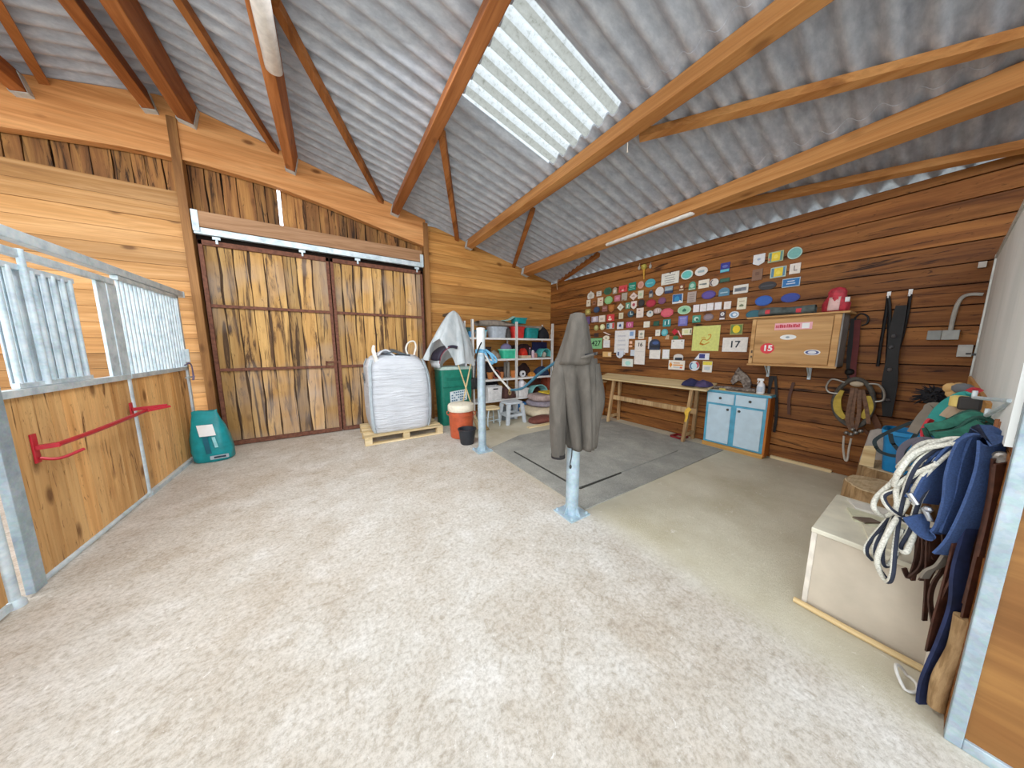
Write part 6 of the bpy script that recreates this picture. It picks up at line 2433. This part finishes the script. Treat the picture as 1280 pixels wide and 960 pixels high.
# brown leather
LE = [([(840, 380), (800, 560), (760, 700), (700, 830), (640, 960)], 2.06, .06), ([(820, 430), (790, 600), (740, 760), (690, 900)], 2.08, .05),
      ([(860, 360), (840, 520), (800, 700), (770, 830), (740, 940)], 2.03, .05), ([(700, 700), (670, 820), (640, 930), (610, 1040), (590, 1130)], 2.04, .05), ([(850, 400), (820, 600), (780, 780)], 2.1, .06),
      ([(868, 390), (845, 560), (800, 740), (760, 900), (735, 1010)], 1.99, .055), ([(872, 380), (858, 500), (830, 640), (800, 760)], 1.97, .05)]
t = thing('leather_straps', 'bunch of dark brown leather straps hanging by the gate post', 'leather straps', tuple(atX(*C(700, 960), 2.05)))
for pts, X, w in LE:
    b = MB()
    b.ribbon(pl(pts, [X+.015*sin(2*i+w*90) for i in range(len(pts))]), w, side, .006, 6)
    b.build('strap', LEATH, t, smooth=True, ang=60)
t = thing('leather_thongs', 'thin brown leather thongs hanging under the navy straps', 'leather thongs', tuple(atX(*C(530, 830), 2.12)))
for pts, X, w in (([(560, 600), (540, 720), (520, 800), (500, 840), (480, 800)], 2.12, .022), ([(540, 640), (530, 760), (515, 850)], 2.13, .02), ([(580, 640), (575, 760), (570, 900), (562, 1010)], 2.1, .02),
                  ([(560, 620), (560, 740), (545, 800), (505, 835)], 2.11, .022), ([(640, 660), (640, 790), (600, 860), (585, 930), (600, 1030)], 2.08, .02), ([(600, 640), (600, 760), (560, 850)], 2.12, .05), ([(550, 650), (590, 700), (620, 760)], 2.13, .06)):
    b = MB()
    b.ribbon(pl(pts, X), w, side, .005, 6)
    b.build('thong', P('3a231a', .6, 0, .3, 25), t, smooth=True, ang=60)
b = MB()
b.ribbon(pl([(650, 750), (620, 790), (580, 810), (560, 840)], 2.06), .035, side, .008, 5)
b.build('grey_tab', P('6f665a', .8), t, smooth=True)
b = MB()
b.ribbon([atX(1173, 766, 2.06), atX(1171, 775, 2.06), atX(1169, 785, 2.06)], .02, side, .012, 4)
b.build('blue_tag', P('3fa3c4', .6), t, smooth=True)
# green halter rope
GR = P('1d473c', .75, 0, .3, 40)
t = thing('green_halter', 'dark green halter and rope looped over the rail', 'halter', tuple(atX(*C(700, 280), 2.4)))
for pts, X, r in (([(562, 236), (640, 218), (720, 180), (770, 178), (830, 212), (845, 225)], 2.4, .009), ([(585, 262), (680, 250), (750, 205), (800, 200), (840, 218)], 2.36, .009),
                  ([(560, 240), (590, 285), (680, 275), (760, 235), (835, 222)], 2.38, .009), ([(600, 300), (680, 280), (740, 240), (790, 210)], 2.34, .008), ([(580, 245), (650, 240), (730, 225), (800, 215)], 2.42, .009),
                  ([(590, 270), (600, 240), (690, 200), (760, 190)], 2.44, .009), ([(650, 285), (720, 265), (790, 225)], 2.33, .008)):
    b = MB()
    b.tube(pl(pts, X), r, 7, smooth=6)
    b.build('rope_strand', GR, t, smooth=True)
b = MB()
b.ribbon(pl([(570, 238), (660, 222), (750, 190), (815, 205)], 2.37), .035, (0, .3, 1), .008, 6)
b.ribbon(pl([(600, 275), (700, 260), (790, 220)], 2.32), .035, (0, .3, 1), .008, 6)
b.build('halter_band', P('2b6a58', .8, 0, .25, 40), t, smooth=True)
# teal band
b = MB()
b.ribbon(pl([(600, 215), (635, 165), (690, 125), (730, 112), (770, 116)], [2.6, 2.65, 2.7, 2.72, 2.7]), .05, (0, .8, .5), .01, 6)
b.build('teal_strap', P('2f9088', .7), label='teal webbing strap above the green halter', cat='strap', smooth=True)
b = MB()
b.ribbon(pl([(512, 258), (545, 205), (575, 170), (600, 150)], 3.0)+[V((3.0, -.11, 1.14))], .038, (0, .8, .5), .012, 5)
b.build('grey_strap', P('7d7468', .85), label='grey webbing strap left of the teal strap', cat='strap', smooth=True)
b = MB()
b.ribbon(pl([(565, 290), (562, 250), (580, 215), (590, 205)], 2.55), .03, side, .01, 5)
b.ribbon(pl([(745, 105), (760, 92), (778, 100)], 2.8), .04, (0, .4, 1), .012, 4)
b.build('red_webbing', P('b32a35', .8), label='scrap of red webbing between the halters', cat='webbing', smooth=True)
b = MB()
b.ribbon(pl([(462, 385), (468, 330), (500, 298), (550, 285), (600, 290)], 2.3), .022, (0, .8, .3), .012, 6)
b.ribbon(pl([(520, 330), (530, 300), (560, 288)], 2.26), .018, (0, .8, .3), .012, 5)
b.build('grey_loop', P('5f5b66', .85), label='grey-purple strap loop left of the striped rope', cat='strap', smooth=True)
BK = P('16272c', .6, 0, .2)
t = thing('black_halter', 'dark halter hanging across the blue bucket', 'halter', tuple(atX(*C(430, 340), 3.2)))
for pts in ([(366, 312), (364, 290), (400, 265), (480, 230), (570, 197), (640, 180)], [(366, 312), (385, 335), (430, 350), (480, 350), (510, 330)], [(425, 262), (435, 300), (470, 340)], [(470, 345), (510, 290), (545, 240), (570, 200)]):
    b = MB()
    b.ribbon(pl(pts, 3.2), .02, (0, .5, .9), .008, 6)
    b.build('halter_strap', BK, t, smooth=True)
b = MB()
p = atX(*C(572, 193), 3.15)
b.tube([p+V((0, .02*cos(a), .02*sin(a))) for a in [2*pi*k/12 for k in range(12)]], .005, 6, closed=True)
b.build('ring', P('c4c8cc', .3, .9), t, smooth=True)
# tools on the rail
t = thing('yellow_tool', 'yellow and black tool lying on the rail', 'tool', tuple(atX(*C(720, 140), 2.55)))
b = MB()
p = atX(*C(705, 136), 2.55)
b.lathe([(.02, 0), (.03, .005), (.03, .05), (.02, .055)], p-V((0, 0, .025)), 16)
b.build('yellow_cap', P('d9bd6a', .6), t, smooth=True)
b = MB()
p = atX(*C(742, 142), 2.5)
b.box(p.x-.03, p.x+.03, p.y-.03, p.y+.03, p.z-.03, p.z+.03)
b.build('black_body', P('2a2624', .6), t, bevel=.008)
b = MB()
b.ribbon(pl([(640, 195), (665, 170), (690, 150)], 2.6), .03, (0, .8, .5), .008, 4)
b.ribbon(pl([(655, 200), (680, 175), (700, 155)], 2.58), .02, (0, .8, .5), .008, 4)
b.build('beige_strap', P('b09a80', .8), label='beige strap below the teal one', cat='strap', smooth=True)
rn = random.Random(9)
b = MB()
p = atX(*C(605, 112), 3.3)
for i in range(150):
    d = V((rn.gauss(0, 1), rn.gauss(0, 1), rn.gauss(0, .7))).normalized()
    q = p+d*rn.uniform(.02, .05)
    b.tube([q, q+d*.05+V((0, 0, -.012))], [.008, .002], 4)
b.ball(p, .06, 10)
b.build('pompom_brush', P('17161a', .9), label='black fluffy brush at the far end of the rail', cat='brush', smooth=True)
b = MB()
for x, y, r in ((668, 80, .03), (684, 92, .028), (700, 76, .026), (676, 102, .028)):
    b.ball(atX(*C(x, y), 3.0), r, 10, sx=1.2)
b.build('tan_gloves', P('c49a5f', .8), label='tan work gloves bunched on the rail', cat='gloves', smooth=True)
b = MB()
b.ball(atX(*C(715, 82), 2.95), .03, 10, sy=1.3)
b.build('grey_brush', P('5c5f63', .7), label='small grey brush by the tan gloves', cat='brush', smooth=True)
# bits on the hook right of the straps
b = MB()
b.ribbon(pl([(885, 215), (880, 260), (870, 300)], 2.15), .03, side, .01, 4)
b.ribbon(pl([(865, 205), (855, 250), (850, 280)], 2.2), .025, side, .01, 4)
b.build('tan_straps', P('8a5636', .7), label='tan leather straps right of the navy webbing', cat='straps', smooth=True)
b = MB()
b.tube([p_ for p_ in pl([(850, 350), (875, 345), (895, 362), (885, 385), (860, 385)], 2.02)], .01, 7, smooth=4, closed=True)
b.ball(atX(*C(880, 372), 2.02), .025, 10, sz=.7)
b.build('metal_clip', P('9a948c', .4, .6), label='grey metal clip hanging by the gate post', cat='clip', smooth=True)
# birch stick and bits on the floor
t = None
a, c = atX(1206, 772, 1.98), atX(1166, 900, 1.99)
c.z = .03
b = MB()
b.tube([c+V((0, .0, 0)), c.lerp(a, .3)+V((0, .006, 0)), c.lerp(a, .65)+V((0, -.004, .005)), a], [.022, .024, .022, .025], 14, smooth=6)
b.build('branch', W_BARK, label='short thick branch leaning against the gate post', cat='branch', smooth=True)
b = MB()
b.tube([V((2.06+.05*cos(q), -.06+.032*sin(q), .012+.05*max(0, sin(q)))) for q in [2*pi*k/20 for k in range(20)]], .006, 8, closed=True)
b.build('white_loop', P('d6d2ca', .6), label='small white loop on the floor beside the branch', cat='loop', smooth=True)
# ------------------------------------------------------------------ light
w = bpy.data.worlds.new('world')
SC.world = w
w.use_nodes = True
nt = w.node_tree
bg = nt.nodes['Background']
tc = nt.nodes.new('ShaderNodeTexCoord')
sp = nt.nodes.new('ShaderNodeSeparateXYZ')
nt.links.new(tc.outputs['Generated'], sp.inputs[0])
cr = nt.nodes.new('ShaderNodeValToRGB')
cr.color_ramp.elements[0].position = .0
cr.color_ramp.elements[0].color = (.95, .97, 1, 1)
cr.color_ramp.elements[1].position = .8
cr.color_ramp.elements[1].color = (.72, .86, 1, 1)
nt.links.new(sp.outputs[2], cr.inputs[0])
nt.links.new(cr.outputs[0], bg.inputs['Color'])
bg.inputs['Strength'].default_value = 4.2

for loc, rot, e, sx, sy in (((.1, 2.1, 3.95), (.25, .0, 0), 88, 1.2, 1.6), ((-2.6, 2.6, 3.9), (.2, -.1, 0), 75, 1.6, 1.6)):
    ld = bpy.data.lights.new('fill_light', 'AREA')  # unseen area light added to brighten the far floor
    ld.energy = e
    ld.shape = 'RECTANGLE'
    ld.size, ld.size_y = sx, sy
    ld.color = (.96, .98, 1)
    lo = bpy.data.objects.new('fill_light', ld)
    COL.objects.link(lo)
    lo.location = loc
    lo.rotation_euler = rot
SC.view_settings.view_transform = 'Standard'
SC.view_settings.look = 'None'
SC.view_settings.exposure = 0
SC.view_settings.gamma = 1.12
SC.cycles.use_denoising = True
SC.cycles.max_bounces = 10
SC.cycles.diffuse_bounces = 6
SC.cycles.transparent_max_bounces = 12
SC.cycles.sample_clamp_indirect = 8
